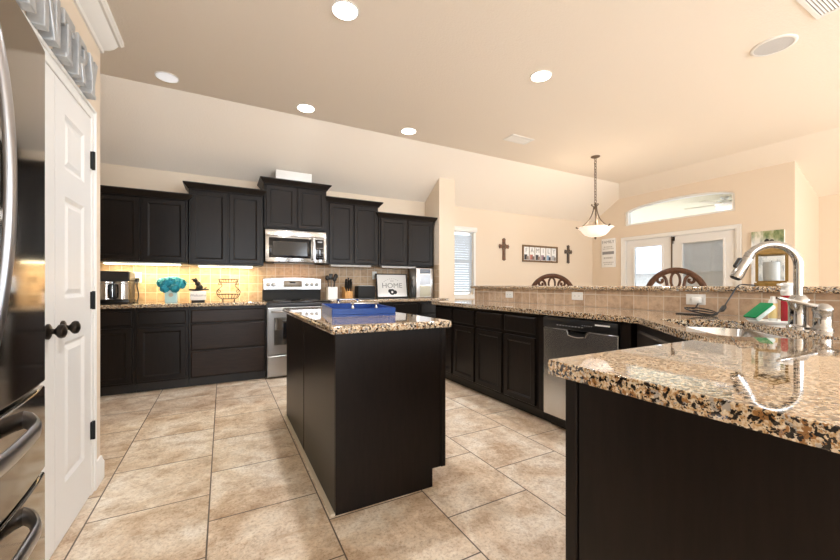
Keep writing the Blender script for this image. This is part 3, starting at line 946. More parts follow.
def strip_light(x0, x1, y, z, lit, label):
    t = thing('under_cabinet_light', label, 'strip light', ((x0 + x1) / 2, y, z))
    b = B(); b.box(x0, y - 0.045, z - 0.018, x1, y + 0.045, z, 0.003); b.obj('housing', 'plate', t, world=True)
    b = B(); b.box(x0 + 0.01, y - 0.04, z - 0.026, x1 - 0.01, y + 0.035, z - 0.0175, 0.003); b.obj('diffuser', 'strip' if lit else 'stripoff', t, world=True)
    if lit:
        d = bpy.data.lights.new('strip_lamp', 'AREA'); d.shape = 'RECTANGLE'; d.size = x1 - x0; d.size_y = 0.06; d.energy = 7; d.color = (1.0, 0.78, 0.42)
        o = bpy.data.objects.new('strip_lamp', d); COL.objects.link(o); o.parent = t; o.location = (0, 0, -0.03); o.rotation_euler = (radians(14), 0, 0)


strip_light(-1.12, -0.42, 5.02, 1.361, True, 'glowing strip light under the left wall cabinet, above the air fryer')
strip_light(-0.26, 0.33, 5.02, 1.349, True, 'glowing strip light under the wall cabinet left of the microwave')
strip_light(1.29, 1.88, 5.02, 1.391, False, 'unlit strip light under the wall cabinet right of the microwave')
strip_light(2.05, 2.60, 5.02, 1.391, False, 'unlit strip light under the wall cabinet by the wing wall')

# ------------------------------------------------------------------ countertops
def countertop(name, label, poly, z0, z1, at, holes=(), r=0.012):
    b = B()
    if holes:
        h = holes[0]
        near = lambda q: min(range(len(h)), key=lambda i: (h[i][0] - q[0]) ** 2 + (h[i][1] - q[1]) ** 2)
        b.slab_with_hole(poly, h, z0, z1, (2, near(poly[2])), (5, near(poly[5])))
    else:
        b.prism(poly, z0, z1)
    o = b.obj(name, 'granite', at=at, smooth=30)
    bv = o.modifiers.new('edge', 'BEVEL'); bv.width = r; bv.segments = 3; bv.limit_method = 'ANGLE'; bv.angle_limit = radians(40)
    return tag(o, label, 'countertop')


countertop('countertop', 'speckled granite countertop left of the range', [(-2.37, 4.615), (0.447, 4.615), (0.447, 5.236), (-2.37, 5.236)], 0.875, 0.914, (-0.9, 4.9, 0.875))
countertop('countertop', 'speckled granite countertop between the range and the wing wall', [(1.211, 4.615), (2.985, 4.615), (2.985, 4.795), (2.906, 4.795), (2.906, 5.236), (1.211, 5.236)], 0.875, 0.914, (2.0, 4.9, 0.875))
countertop('countertop', 'speckled granite top of the kitchen island', [(0.445, 1.70), (1.120, 1.70), (1.120, 3.305), (0.445, 3.305)], 0.875, 0.914, (0.78, 2.5, 0.875), r=0.014)
sk = []
SC = Vector((2.095, 0.815)); ua = Vector((0.7071, 0.7071)); ub = Vector((0.7071, -0.7071))
def rrect(hw, hh, r, k=6):
    out = []
    for cx, cy, a0 in ((hw - r, hh - r, 0), (-hw + r, hh - r, pi / 2), (-hw + r, -hh + r, pi), (hw - r, -hh + r, 1.5 * pi)):
        for i in range(k + 1):
            a = a0 + pi / 2 * i / k
            out.append((cx + r * cos(a), cy + r * sin(a)))
    return out
sk = [tuple(SC + ua * a + ub * c) for a, c in rrect(0.38, 0.20, 0.07)]
countertop('countertop', 'long speckled granite countertop along the bar, round the sink and over the foreground peninsula',
           [(2.222, 3.835), (2.222, 1.33), (1.585, 0.690), (0.753, 0.690), (0.753, 0.03), (2.891, 0.03), (2.891, 3.835)], 0.875, 0.914, (2.3, 0.9, 0.875), holes=[sk], r=0.014)
countertop('bar_countertop', 'raised granite bar ledge on top of the tiled half wall', [(2.855, -0.30), (3.27, -0.30), (3.27, 3.92), (2.855, 3.92)], 1.065, 1.102, (3.05, 1.9, 1.065), r=0.014)

# ------------------------------------------------------------------ sink
t = thing('sink', 'stainless undermount sink set in the corner of the granite counter', 'sink', (SC.x, SC.y, 0.872), radians(45))
b = B()
rows = []
for hw, hh, r, z in ((0.40, 0.22, 0.08, 0.0), (0.385, 0.205, 0.072, 0.0), (0.383, 0.203, 0.072, -0.004), (0.375, 0.195, 0.07, -0.17), (0.36, 0.18, 0.07, -0.195), (0.05, 0.05, 0.049, -0.205)):
    rows.append([(x, y, z) for x, y in rrect(hw, hh, r)])
b.loops(rows, closed=True)
o = b.obj('basin', 'steel', t, smooth=60)
o.modifiers.new('t', 'SOLIDIFY').thickness = 0.0015
b = B(); b.lathe([(0.0, -0.207), (0.052, -0.206), (0.05, -0.201), (0.03, -0.203), (0.0, -0.206)]); b.obj('drain', 'chrome', t)

# ------------------------------------------------------------------ faucet
FX, FY = 2.325, 0.656
t = thing('faucet', 'tall chrome gooseneck pull-down faucet behind the sink', 'faucet', (FX, FY, 0.914), radians(135))
b = B(); b.lathe([(0.0, 0), (0.042, 0), (0.042, 0.006), (0.036, 0.012), (0.034, 0.018), (0.034, 0.105), (0.037, 0.115), (0.037, 0.128), (0.031, 0.138), (0.022, 0.150), (0.0, 0.152)]); b.obj('base', 'chrome', t)
pts = [(0, 0, 0.14 + 0.02 * i) for i in range(8)]
R_ = 0.100
pts += [(R_ - R_ * cos(a), 0, 0.285 + R_ * sin(a)) for a in [radians(q) for q in range(0, 151, 8)]]
hx, hz = pts[-1][0], pts[-1][2]
b = B(); b.tube(pts, 0.0170, 20); b.obj('neck', 'chrome', t)
dr = Vector((0.46, 0, -0.89)).normalized()
p0 = Vector((hx, 0, hz))
b = B(); b.tube([p0, p0 + dr * 0.02], [0.021, 0.021], 20); b.tube([p0 + dr * 0.02, p0 + dr * 0.035, p0 + dr * 0.11, p0 + dr * 0.128], [0.019, 0.0215, 0.026, 0.024], 20)
sh = b.obj('spray_head', 'chrome', t)
pb = p0 + dr * 0.06 + Vector((0.022, 0, 0.011))
b = B(); b.tube([pb - dr * 0.025, pb - dr * 0.02, pb + dr * 0.02, pb + dr * 0.025], [0.006, 0.011, 0.011, 0.006], 12); b.obj('spray_button', 'black', sh)
b = B(); b.tube([p0 + dr * 0.128, p0 + dr * 0.133], [0.021, 0.019], 20); b.obj('nozzle', 'blackm', sh)
t = thing('sink_valve', 'chrome side valve with a long lever beside the faucet', 'faucet valve', (2.306, 0.574, 0.914))
b = B(); b.lathe([(0.0, 0), (0.036, 0), (0.036, 0.006), (0.031, 0.012), (0.031, 0.078), (0.034, 0.082), (0.034, 0.09), (0.028, 0.104), (0.016, 0.114), (0.0, 0.116)]); b.obj('body', 'chrome', t)
b = B(); b.tube([(0.0, 0.0, 0.098), (-0.035, 0.03, 0.108), (-0.085, 0.068, 0.125), (-0.125, 0.10, 0.137), (-0.135, 0.108, 0.139)], [0.013, 0.010, 0.0085, 0.0085, 0.005], 14); b.obj('lever', 'chrome', t)

# ------------------------------------------------------------------ soap tray and contents
PCx, PCy = 2.488, 0.796
A_ = atan2(-0.474, 0.88)
t_ = B(); t_.lathe([(0.0, 0.0), (0.100, 0.0), (0.113, 0.005), (0.120, 0.012), (0.123, 0.014), (0.120, 0.016), (0.110, 0.009), (0.094, 0.006), (0.0, 0.005)], seg=48, sx=1.0, sy=0.5)
o = t_.obj('soap_tray', 'plate'); o.location = (PCx, PCy, 0.914); o.rotation_euler = (0, 0, A_)
tag(o, 'white oval tray beside the faucet holding the sponge and soap', 'tray')
sp = thing('sponge', 'green and white scrub sponge leaning on the oval tray', 'sponge', (PCx - 0.060 * 0.88, PCy + 0.060 * 0.474, 0.927), A_)
b = B(); b.box(-0.058, -0.035, 0.0, 0.058, 0.035, 0.022, 0.006); b.xf(Matrix.Translation((0.0, 0, 0.032)) @ Matrix.Rotation(radians(-38), 4, 'Y')); b.obj('foam', 'spongew', sp)
b = B(); b.box(-0.058, -0.035, 0.0225, 0.058, 0.035, 0.032, 0.003); b.xf(Matrix.Translation((0.0, 0, 0.032)) @ Matrix.Rotation(radians(-38), 4, 'Y')); b.obj('scrub_pad', 'green', sp)
def at_tray(a, c):
    return (PCx + a * 0.88 + c * 0.474, PCy - a * 0.474 + c * 0.88, 0.9225)
sp = thing('soap_bottle', 'slim soap bottle with yellow label beside the sponge on the oval tray', 'soap bottle', at_tray(0.022, 0.024), A_)
b = B(); b.lathe([(0.0, 0), (0.016, 0), (0.018, 0.004), (0.018, 0.100), (0.014, 0.112), (0.0, 0.113)]); b.obj('bottle', 'cloud', sp)
b = B(); b.lathe([(0.0182, 0.015), (0.0187, 0.016), (0.0187, 0.092), (0.0182, 0.093)]); b.obj('label_band', 'yellow', sp)
b = B(); b.lathe([(0.0, 0.111), (0.010, 0.111), (0.010, 0.128), (0.0, 0.129)]); b.obj('cap', 'plate', sp)
sp = thing('soap_bottle', 'red soap bottle with a wide white foaming top next to the faucet', 'soap bottle', at_tray(0.058, -0.016), A_)
b = B(); b.lathe([(0.0, 0), (0.022, 0), (0.025, 0.005), (0.025, 0.118), (0.022, 0.134), (0.0, 0.135)]); b.obj('bottle', 'red', sp)
b = B(); b.lathe([(0.0, 0.134), (0.022, 0.134), (0.026, 0.140), (0.027, 0.158), (0.022, 0.164), (0.022, 0.180), (0.029, 0.184), (0.029, 0.194), (0.020, 0.199), (0.0, 0.200)]); b.box(-0.050, -0.008, 0.184, 0.0, 0.008, 0.195, 0.004); b.obj('pump', 'plate', sp)


# ------------------------------------------------------------------ outlets
def outlet(label, loc, rot, horizontal=True, cover_m='plate'):
    t = thing('outlet', label, 'outlet', loc)
    t.rotation_euler = rot
    hw, hh = (0.060, 0.037) if horizontal else (0.037, 0.060)
    b = B(); b.box(-hw, -0.006, -hh, hw, 0, hh, 0.003); b.obj('cover_plate', cover_m, t)
    for s in (-1, 1):
        cx, cz = (s * 0.022, 0) if horizontal else (0, s * 0.022)
        b = B(); b.lathe([(0.0, 0.0), (0.016, 0.0), (0.016, 0.002), (0.0, 0.002)], (cx, -0.006, cz), 20, axis=(0, -1, 0))
        r_ = b.obj('receptacle', 'plate', t)
        b = B()
        for q in (-0.005, 0.005):
            b.box(cx + q - 0.001, -0.0087, cz - 0.004, cx + q + 0.001, -0.008, cz + 0.005)
        b.obj('slots', 'ink', r_, smooth=0)
    return t


outlet('white outlet on the bar tile farthest from the camera', (2.892, 3.21, 1.000), (0, 0, -pi / 2))
outlet('white outlet on the bar tile behind the dishwasher', (2.892, 2.295, 1.008), (0, 0, -pi / 2))
po = outlet('white outlet on the bar tile near the sink with a charger plugged in', (2.892, 1.330, 1.010), (0, 0, -pi / 2))
outlet('white wall outlet right of the air fryer with a black plug', (-0.862, 5.237, 1.195), (0, 0, 0), False)
outlet('white wall outlet right of the knife block', (2.03, 5.237, 1.255), (0, 0, 0), False)

ch = thing('phone_charger', 'black charging cable and white plug lying on the counter near the sink', 'charger', (2.80, 1.20, 0.914))
b = B(); b.box(2.835, 1.285, 0.985, 2.881, 1.330, 1.025, 0.006); b.obj('plug', 'plate', ch, world=True)
pts = [(2.845, 1.295, 0.985)]
for i in range(40):
    a = i / 40 * 2 * pi * 2.6 + 0.6
    q = i / 40
    pts.append((2.765 + (0.052 - 0.018 * q) * cos(a) - 0.02 * q, 1.245 + (0.095 - 0.03 * q) * sin(a) - 0.03 * q, 0.922 + (0.030 + 0.012 * sin(a * 0.37)) * (1 + sin(a + 0.5)) / 2))
pts += [(2.74, 1.15, 0.928), (2.77, 1.135, 0.95), (2.81, 1.12, 1.0), (2.838, 1.10, 1.06), (2.848, 1.085, 1.095), (2.865, 1.07, 1.112), (2.92, 1.05, 1.110), (2.98, 1.02, 1.108)]
# smooth the polyline
def smooth(pts, k=4):
    out = []
    P = [Vector(p) for p in pts]
    for i in range(len(P) - 1):
        p0, p1, p2, p3 = P[max(i - 1, 0)], P[i], P[i + 1], P[min(i + 2, len(P) - 1)]
        for j in range(k):
            u = j / k
            out.append(0.5 * ((2 * p1) + (p2 - p0) * u + (2 * p0 - 5 * p1 + 4 * p2 - p3) * u * u + (3 * p1 - p0 - 3 * p2 + p3) * u ** 3))
    out.append(P[-1])
    return out
b = B(); b.tube(smooth(pts), 0.0042, 8); b.obj('cable', 'black', ch, world=True)
b = B(); b.tube([(2.765, 1.140, 0.943), (2.775, 1.132, 0.952), (2.79, 1.126, 0.972), (2.797, 1.123, 0.982)], [0.006, 0.014, 0.014, 0.006], 10); b.obj('cable_switch', 'black', ch, world=True)
b = B(); b.box(2.69, 1.16, 0.9145, 2.77, 1.36, 0.921, 0.003); b.obj('connector_strap', 'black', ch, world=True)

# ------------------------------------------------------------------ dishwasher
t = thing('dishwasher', 'stainless dishwasher with black control strip under the bar counter', 'dishwasher', (RX, 2.094, 0), -pi / 2)
W = 0.634
b = B(); b.box(0.003, 0.01, 0.10, W - 0.003, 0.56, 0.868); b.obj('body', 'black', t, smooth=0)
b = B(); b.box(0.003, 0.06, 0.0, W - 0.003, 0.5, 0.10); b.obj('toe_kick', 'toe', t, smooth=0)
hole = [(W / 2 - 0.085, 0.780)] + [(W / 2 - 0.085 + 0.17 * i / 12, 0.745 - 0.012 * sin(pi * i / 12)) for i in range(1, 12)] + [(W / 2 + 0.085, 0.780)]
out = [(0.006, 0.105), (W - 0.006, 0.105), (W - 0.006, 0.780)] + list(reversed(hole)) + [(0.006, 0.780)]
b = B(); b.prism(out, 0.0, -0.026, lambda a, z, h: (a, h, z)); dd = b.obj('door', 'steel', t, smooth=30, bevel=0.003)
b = B(); b.box(W / 2 - 0.09, -0.012, 0.715, W / 2 + 0.09, -0.001, 0.765); b.obj('handle_pocket', 'blackm', t, smooth=0)
b = B(); b.tube([(x, -0.031, z) for x, z in hole], 0.004, 8); b.obj('handle_lip', 'chrome', dd)
b = B(); b.box(0.006, -0.030, 0.782, W - 0.006, 0.0, 0.862, 0.006); cp = b.obj('control_panel', 'black', t)
b = B()
for k in range(9):
    b.box(0.14 + k * 0.027, -0.0312, 0.806, 0.155 + k * 0.027, -0.0300, 0.812)
for k in range(5):
    b.box(0.36 + k * 0.018, -0.0312, 0.822, 0.37 + k * 0.018, -0.0300, 0.826)
b.obj('button_marks', 'grey', cp, smooth=0)
b = B(); b.box(W - 0.17, -0.0315, 0.832, W - 0.06, -0.0300, 0.842); b.obj('badge', 'plate', cp, smooth=0)

# ------------------------------------------------------------------ range
t = thing('range', 'stainless electric range with black oven window between the base cabinets', 'stove', (0.456, 4.63, 0))
W = 0.744
b = B(); b.box(0.002, 0.02, 0.02, W - 0.002, 0.60, 0.895); b.obj('body', 'satin', t, smooth=0)
b = B(); b.box(0.0, -0.012, 0.895, W, 0.56, 0.916, 0.005); b.obj('cooktop', 'bglass', t)
b = B(); b.box(0.004, -0.012, 0.845, W - 0.004, 0.02, 0.893, 0.003); b.obj('front_rail', 'black', t)
b = B(); b.panel(0.006, 0.285, W - 0.006, 0.840, 0.0, [(0, -0.02), (0, 0.018), (0.006, 0.024), (0.012, 0.024)]); dr_ = b.obj('oven_door', 'satin', t, smooth=0)
b = B(); b.box(0.075, -0.027, 0.40, W - 0.075, -0.023, 0.725, 0.002); b.obj('oven_window', 'bglass', dr_)
b = B(); b.tube([(0.05, -0.024, 0.795), (0.05, -0.062, 0.795), (0.07, -0.075, 0.795), (W / 2, -0.08, 0.795), (W - 0.07, -0.075, 0.795), (W - 0.05, -0.062, 0.795), (W - 0.05, -0.024, 0.795)], 0.012, 12); b.obj('handle', 'satin', dr_)
b = B(); b.panel(0.006, 0.045, W - 0.006, 0.268, 0.0, [(0, -0.02), (0, 0.016), (0.006, 0.022), (0.012, 0.022)]); b.obj('storage_drawer', 'satin', t, smooth=0)
bk = [(0.0, 1.045)] + [(W * i / 12, 1.195 + 0.020 * sin(pi * i / 12)) for i in range(13)] + [(W, 1.045)]
b = B(); b.box(0.0, 0.53, 0.90, W, 0.60, 1.045); b.obj('backguard', 'blackm', t, smooth=0)
b = B(); b.prism(bk, 0.50, 0.60, lambda a, z, h: (a, h, z)); cp = b.obj('control_panel', mat('range_panel_steel', (0.30, 0.29, 0.28), 0.22, 1.0), t, smooth=30, bevel=0.006)
b = B(); b.box(W / 2 - 0.115, 0.494, 1.085, W / 2 + 0.115, 0.50, 1.165, 0.003); dp = b.obj('display', 'disp', cp)
b = B(); b.box(W / 2 - 0.04, 0.492, 1.135, W / 2 + 0.03, 0.494, 1.157); b.obj('clock', 'bglass', dp, smooth=0)
for x in (0.06, 0.125, W - 0.19, W - 0.125, W - 0.06):
    b = B(); b.lathe([(0.0, 0), (0.025, 0.0), (0.024, 0.018), (0.018, 0.022), (0.0, 0.022)], (x, 0.50, 1.115), 20, axis=(0, -1, 0)); b.box(x - 0.005, 0.466, 1.095, x + 0.005, 0.48, 1.135, 0.002)
    b.obj('knob', 'satin', cp)
for x, y, r in ((0.19, 0.15, 0.10), (0.55, 0.15, 0.085), (0.19, 0.40, 0.08), (0.55, 0.40, 0.10)):
    b = B(); b.lathe([(r, 0.9162), (r + 0.004, 0.9162), (r + 0.004, 0.9166), (r, 0.9166), (r, 0.9162)], (x, y, 0), 40); b.obj('burner_ring', 'grey', t)

# ------------------------------------------------------------------ microwave
t = thing('microwave', 'stainless over-the-range microwave with black window', 'microwave', (0.456, 4.85, 1.395))
W, Hh = 0.745, 0.405
b = B(); b.box(0, 0.02, 0, W, 0.38, Hh); b.obj('body', 'blackm', t, smooth=0)
b = B(); b.box(0.0, -0.004, Hh - 0.075, W, 0.02, Hh, 0.004); b.obj('top_grille', 'steel', t)
b = B(); b.box(0.0, -0.012, 0.004, 0.575, 0.02, Hh - 0.078, 0.004); dr_ = b.obj('door', 'steel', t)
b = B(); b.box(0.04, -0.0145, 0.055, 0.545, -0.0115, Hh - 0.10, 0.004); b.obj('door_window', 'bglass', dr_)
b = B(); b.box(0.085, -0.0155, 0.085, 0.50, -0.0143, Hh - 0.145); b.obj('window_mesh', mat('oven_mesh', (0.018, 0.017, 0.016), 0.12), dr_, smooth=0)
b = B(); b.tube([(0.562, -0.012, 0.045), (0.562, -0.045, 0.06), (0.562, -0.052, 0.10), (0.562, -0.052, Hh - 0.15), (0.562, -0.045, Hh - 0.11), (0.562, -0.012, Hh - 0.095)], 0.012, 12); b.obj('handle', 'satin', dr_)
b = B(); b.box(0.578, -0.012, 0.004, W, 0.02, Hh - 0.078, 0.004); cp = b.obj('control_panel', 'steel', t)
b = B(); b.box(0.60, -0.0145, 0.045, W - 0.035, -0.0115, Hh - 0.10, 0.004); kp = b.obj('keypad', 'bglass', cp)
b = B()
for i in range(3):
    for j in range(5):
        b.box(0.622 + i * 0.031, -0.0152, 0.07 + j * 0.03, 0.636 + i * 0.031, -0.0145, 0.076 + j * 0.03)
b.box(0.63, -0.0152, 0.265, 0.69, -0.0145, 0.285)
b.obj('key_marks', 'grey', kp, smooth=0)
d = bpy.data.lights.new('hood_lamp', 'AREA'); d.shape = 'RECTANGLE'; d.size = 0.5; d.size_y = 0.08; d.energy = 0.9; d.color = (1.0, 0.50, 0.20)
o = bpy.data.objects.new('hood_lamp', d); COL.objects.link(o); o.parent = t; o.location = (W / 2, 0.18, -0.012); o.rotation_euler = (radians(15), 0, 0)
b = B(); b.box(W / 2 - 0.25, 0.14, -0.008, W / 2 + 0.25, 0.22, 0.0, 0.002); b.obj('hood_light', 'stripoff', t)

# ------------------------------------------------------------------ refrigerator
t = thing('refrigerator', 'dark stainless french-door refrigerator at the left edge of the picture', 'refrigerator', (-1.358, 0.598, 0))
FXf = 0.89   # local x of the door front (world -0.47)
FW = 0.90
b = B(); b.box(0.02, 0.004, 0.03, FXf - 0.085, FW - 0.004, 1.775); b.obj('body', mat('fridge_side', (0.05, 0.048, 0.045), 0.4), t, smooth=0)
def contour(y):   # gentle bow of the door faces
    return FXf + 0.028 * (1 - ((y - FW / 2) / (FW / 2)) ** 2)
def slab(y0, y1, z0, z1, rt=0.03):
    b = B()
    k = 10
    ysx = [y0 + (y1 - y0) * i / k for i in range(k + 1)]
    poly = [(FXf - 0.08, y0)] + [(contour(y), y) for i, y in enumerate(ysx)] + [(FXf - 0.08, y1)]
    b.prism(poly, z0, z1)
    return b
dl = slab(0.003, FW / 2 - 0.002, 0.822, 1.81).obj('door', 'dsteel', t, smooth=30, bevel=0.006)
dr_ = slab(FW / 2 + 0.002, FW - 0.003, 0.822, 1.81).obj('door', 'dsteel', t, smooth=30, bevel=0.006)
w1 = slab(0.003, FW - 0.003, 0.565, 0.812).obj('drawer', 'dsteel', t, smooth=30, bevel=0.006)
w2 = slab(0.003, FW - 0.003, 0.075, 0.555).obj('drawer', 'dsteel', t, smooth=30, bevel=0.006)
for dd, yy in ((dl, FW / 2 - 0.035), (dr_, FW / 2 + 0.035)):
    pts = []
    for i in range(21):
        q = i / 20
        z = 0.90 + 0.84 * q
        pts.append((contour(yy) - 0.004 + 0.052 * (sin(pi * q) ** 0.6), yy, z))
    b = B(); b.tube(pts, 0.014, 14, flat=(1.0, 0.7, (0, 1, 0))); b.obj('handle', 'dsteel_h', dd)
for dd, z in ((w1, 0.765), (w2, 0.518)):
    pts = []
    for i in range(25):
        q = i / 24
        y = 0.185 + (FW - 0.37) * q
        pts.append((contour(y) - 0.006 + 0.050 * min(1, 2.2 * sin(pi * q)) ** 0.6, y, z - 0.02 * sin(pi * q)))
    b = B(); b.tube(pts, 0.020, 14, flat=(1.15, 0.5, (0, 0, 1))); b.obj('handle', 'dsteel_h', dd)
b = B(); b.box(FXf - 0.12, 0.02, 0.01, FXf - 0.05, FW - 0.02, 0.07); b.obj('base_grille', 'blackm', t, smooth=0)

# ------------------------------------------------------------------ galvanised pantry letters
def letter(ch, y0, wd, h=0.190, dep=0.050):
    """block letter facing +X, base on the door casing"""
    s = 0.040
    P = {
        'A': [[(0, 0), (0.055, 0), (0.085, 0.05), (wd / 2 + 0.008, h), (wd / 2 - 0.028, h)], [(wd, 0), (wd - 0.055, 0), (wd / 2 - 0.012, h), (wd / 2 + 0.028, h)], [(0.045, 0.045), (wd - 0.045, 0.045), (wd - 0.055, 0.078), (0.055, 0.078)]],
        'N': [[(0, 0), (s, 0), (s, h), (0, h)], [(wd - s, 0), (wd, 0), (wd, h), (wd - s, h)], [(s * 0.6, h), (s * 1.3, h), (wd - s * 0.6, 0), (wd - s * 1.3, 0)]],
        'T': [[(0, h - s), (wd, h - s), (wd, h), (0, h)], [(wd / 2 - s / 2, 0), (wd / 2 + s / 2, 0), (wd / 2 + s / 2, h), (wd / 2 - s / 2, h)], [(wd / 2 - s, 0), (wd / 2 + s, 0), (wd / 2 + s, 0.022), (wd / 2 - s, 0.022)], [(0, h - 0.062), (0.02, h - 0.062), (0.02, h), (0, h)], [(wd - 0.02, h - 0.062), (wd, h - 0.062), (wd, h), (wd - 0.02, h)]],
        'R': [[(0, 0), (s, 0), (s, h), (0, h)], [(0, h - 0.032), (wd - 0.03, h - 0.032), (wd - 0.012, h), (0, h)], [(wd - s, h * 0.5), (wd, h * 0.58), (wd, h - 0.018), (wd - 0.012, h), (wd - s, h)], [(0, h * 0.42), (wd - s, h * 0.42), (wd, h * 0.58), (0, h * 0.58)], [(wd * 0.42, h * 0.45), (wd * 0.72, h * 0.45), (wd, 0), (wd - s * 1.1, 0)]],
        'Y': [[(0, h), (s * 1.1, h), (wd / 2 + s / 2, h * 0.48), (wd / 2 - s / 2, h * 0.40)], [(wd - s * 1.1, h), (wd, h), (wd / 2 + s / 2, h * 0.40), (wd / 2 - s / 2, h * 0.48)], [(wd / 2 - s / 2, 0), (wd / 2 + s / 2, 0), (wd / 2 + s / 2, h * 0.5), (wd / 2 - s / 2, h * 0.5)], [(wd / 2 - s, 0), (wd / 2 + s, 0), (wd / 2 + s, 0.022), (wd / 2 - s, 0.022)]],
    }
    b = B()
    for i, pg in enumerate(P[ch]):
        k_ = 1 - 0.006 * i
        pg = [(wd / 2 + (a - wd / 2) * k_, h / 2 + (c - h / 2) * k_) for a, c in pg]
        b.prism(pg, 0.0005 * i, dep - 0.0005 * i, lambda a, z, q: (PX + 0.002 + q, y0 + a, 2.0495 + z))
    o = b.obj('metal_letter', 'galv', at=(PX + 0.02, y0 + wd / 2, 2.0495), smooth=0, bevel=0.003)
    return tag(o, 'galvanised metal letter %s standing on the pantry door casing' % ch, 'letter', 'metal letters over the pantry doors')


for ch_, y0, wd in (('A', 1.600, 0.150), ('N', 1.812, 0.150), ('T', 1.998, 0.126), ('R', 2.162, 0.125), ('Y', 2.325, 0.130)):
    letter(ch_, y0, wd)

# ------------------------------------------------------------------ things on the back counter
CZ = 0.914
t = thing('air_fryer', 'black and silver dual-drawer air fryer on the counter by the pantry', 'air fryer', (-1.000, 5.0, CZ))
b = B(); b.box(-0.130, -0.15, 0.0, 0.130, 0.16, 0.045, 0.012); b.box(-0.126, -0.13, 0.045, 0.126, 0.155, 0.235, 0.01); b.obj('body', 'black', t)
b = B(); b.prism([(-0.150, 0.235), (0.155, 0.235), (0.155, 0.335), (-0.11, 0.345)], -0.129, 0.129, lambda a, z, h: (h, a, z)); b.obj('control_head', 'black', t, bevel=0.012)
for s_ in (-1, 1):
    b = B()
    c_ = s_ * 0.065
    b.prism([(c_ - 0.058, -0.145)] + [(c_ - 0.058 + 0.116 * i / 12, -0.150 - 0.034 * sin(pi * i / 12)) for i in range(13)] + [(c_ + 0.058, -0.145), (c_ + 0.058, -0.10), (c_ - 0.058, -0.10)], 0.046, 0.233)
    fd = b.obj('basket_drawer', 'steel', t, smooth=40, bevel=0.003)
    b = B(); b.box(c_ - 0.054, -0.192, 0.205, c_ + 0.054, -0.14, 0.216, 0.004); b.obj('drawer_trim', 'satin', fd)
    b = B(); b.tube([(s_ * 0.016, -0.160, 0.06), (s_ * 0.016, -0.188, 0.075), (s_ * 0.016, -0.192, 0.13), (s_ * 0.016, -0.188, 0.19), (s_ * 0.016, -0.160, 0.205)], 0.011, 10); b.obj('handle', 'black', fd)
t = thing('power_cord', 'black plug and cord running from the wall outlet to the air fryer', 'cord', (-0.86, 5.2, CZ))
b = B(); b.box(-0.880, 5.20, 1.145, -0.842, 5.228, 1.19, 0.006); b.obj('plug', 'black', t, world=True)
b = B(); b.tube(smooth([(-0.861, 5.205, 1.15), (-0.860, 5.19, 1.09), (-0.846, 5.19, 1.0), (-0.850, 5.16, 0.935), (-0.845, 5.10, 0.920), (-0.852, 5.0, 0.920), (-0.846, 4.93, 0.921), (-0.835, 5.03, 0.920)], 5), 0.006, 8); b.obj('cord', 'black', t, world=True)

# flower pot with teal hydrangea
t = thing('flower_pot', 'small pale blue square pot on the counter', 'pot', (-0.515, 5.0, CZ))
b = B()
b.loops([[(sx * r, sy * r, z) for sx, sy in ((-1, -1), (1, -1), (1, 1), (-1, 1))] for r, z in ((0.052, 0.0), (0.056, 0.002), (0.062, 0.135), (0.062, 0.14), (0.055, 0.14), (0.052, 0.02))], closed=True)
b.obj('pot', 'paleblue', t, smooth=0, bevel=0.004)
b = B(); b.lathe([(0.0, 0), (0.022, 0), (0.022, 0.004), (0.017, 0.005), (0.0, 0.004)], (0, -0.0595, 0.085), 20, axis=(0, -1, 0)); b.obj('medallion', mat('tan_medallion', (0.55, 0.48, 0.38), 0.6), t)
fl = thing('hydrangea_bouquet', 'teal blue hydrangea flowers in the pale blue pot', 'flowers', (-0.515, 5.0, CZ + 0.030))
b = B()
for k in range(6):
    a = k * 1.05
    b.tube([(0.01 * cos(a), 0.01 * sin(a), 0.0), (0.028 * cos(a), 0.028 * sin(a), 0.11), (0.07 * cos(a), 0.05 * sin(a), 0.17)], 0.003, 6)
b.obj('stems', mat('stem_green', (0.05, 0.16, 0.05), 0.6), fl)
rnd = random.Random(3)
for hx_, hy_, hz_, hr in ((-0.085, 0.0, 0.185, 0.058), (-0.03, -0.025, 0.195, 0.06), (0.04, 0.0, 0.20, 0.062), (0.088, 0.01, 0.18, 0.056), (0.0, 0.04, 0.205, 0.055), (0.055, -0.035, 0.18, 0.043), (-0.055, -0.04, 0.178, 0.043), (-0.05, -0.130, 0.125, 0.042), (0.045, -0.130, 0.130, 0.042)):
    b = B()
    for q in range(85):
        u_ = rnd.uniform(-1, 1); a = rnd.uniform(0, 2 * pi); r_ = sqrt(1 - u_ * u_)
        nrm = Vector((r_ * cos(a), r_ * sin(a), u_))
        c = Vector((hx_, hy_, hz_)) + nrm * hr * rnd.uniform(0.62, 1.0)
        e1 = nrm.orthogonal().normalized(); e2 = nrm.cross(e1); ph = rnd.uniform(0, 2)
        for p in range(4):
            aa = ph + p * pi / 2
            d1 = e1 * cos(aa) + e2 * sin(aa); d2 = nrm.cross(d1)
            vs = [b.bm.verts.new(c), b.bm.verts.new(c + d1 * 0.013 + d2 * 0.010 + nrm * 0.006), b.bm.verts.new(c + d1 * 0.021 + nrm * rnd.uniform(-0.004, 0.010)), b.bm.verts.new(c + d1 * 0.013 - d2 * 0.010 + nrm * 0.006)]
            b.bm.faces.new(vs)
    b.ball((hx_, hy_, hz_), hr * 0.6, 2)
    b.obj('bloom', 'teal', fl, smooth=30)

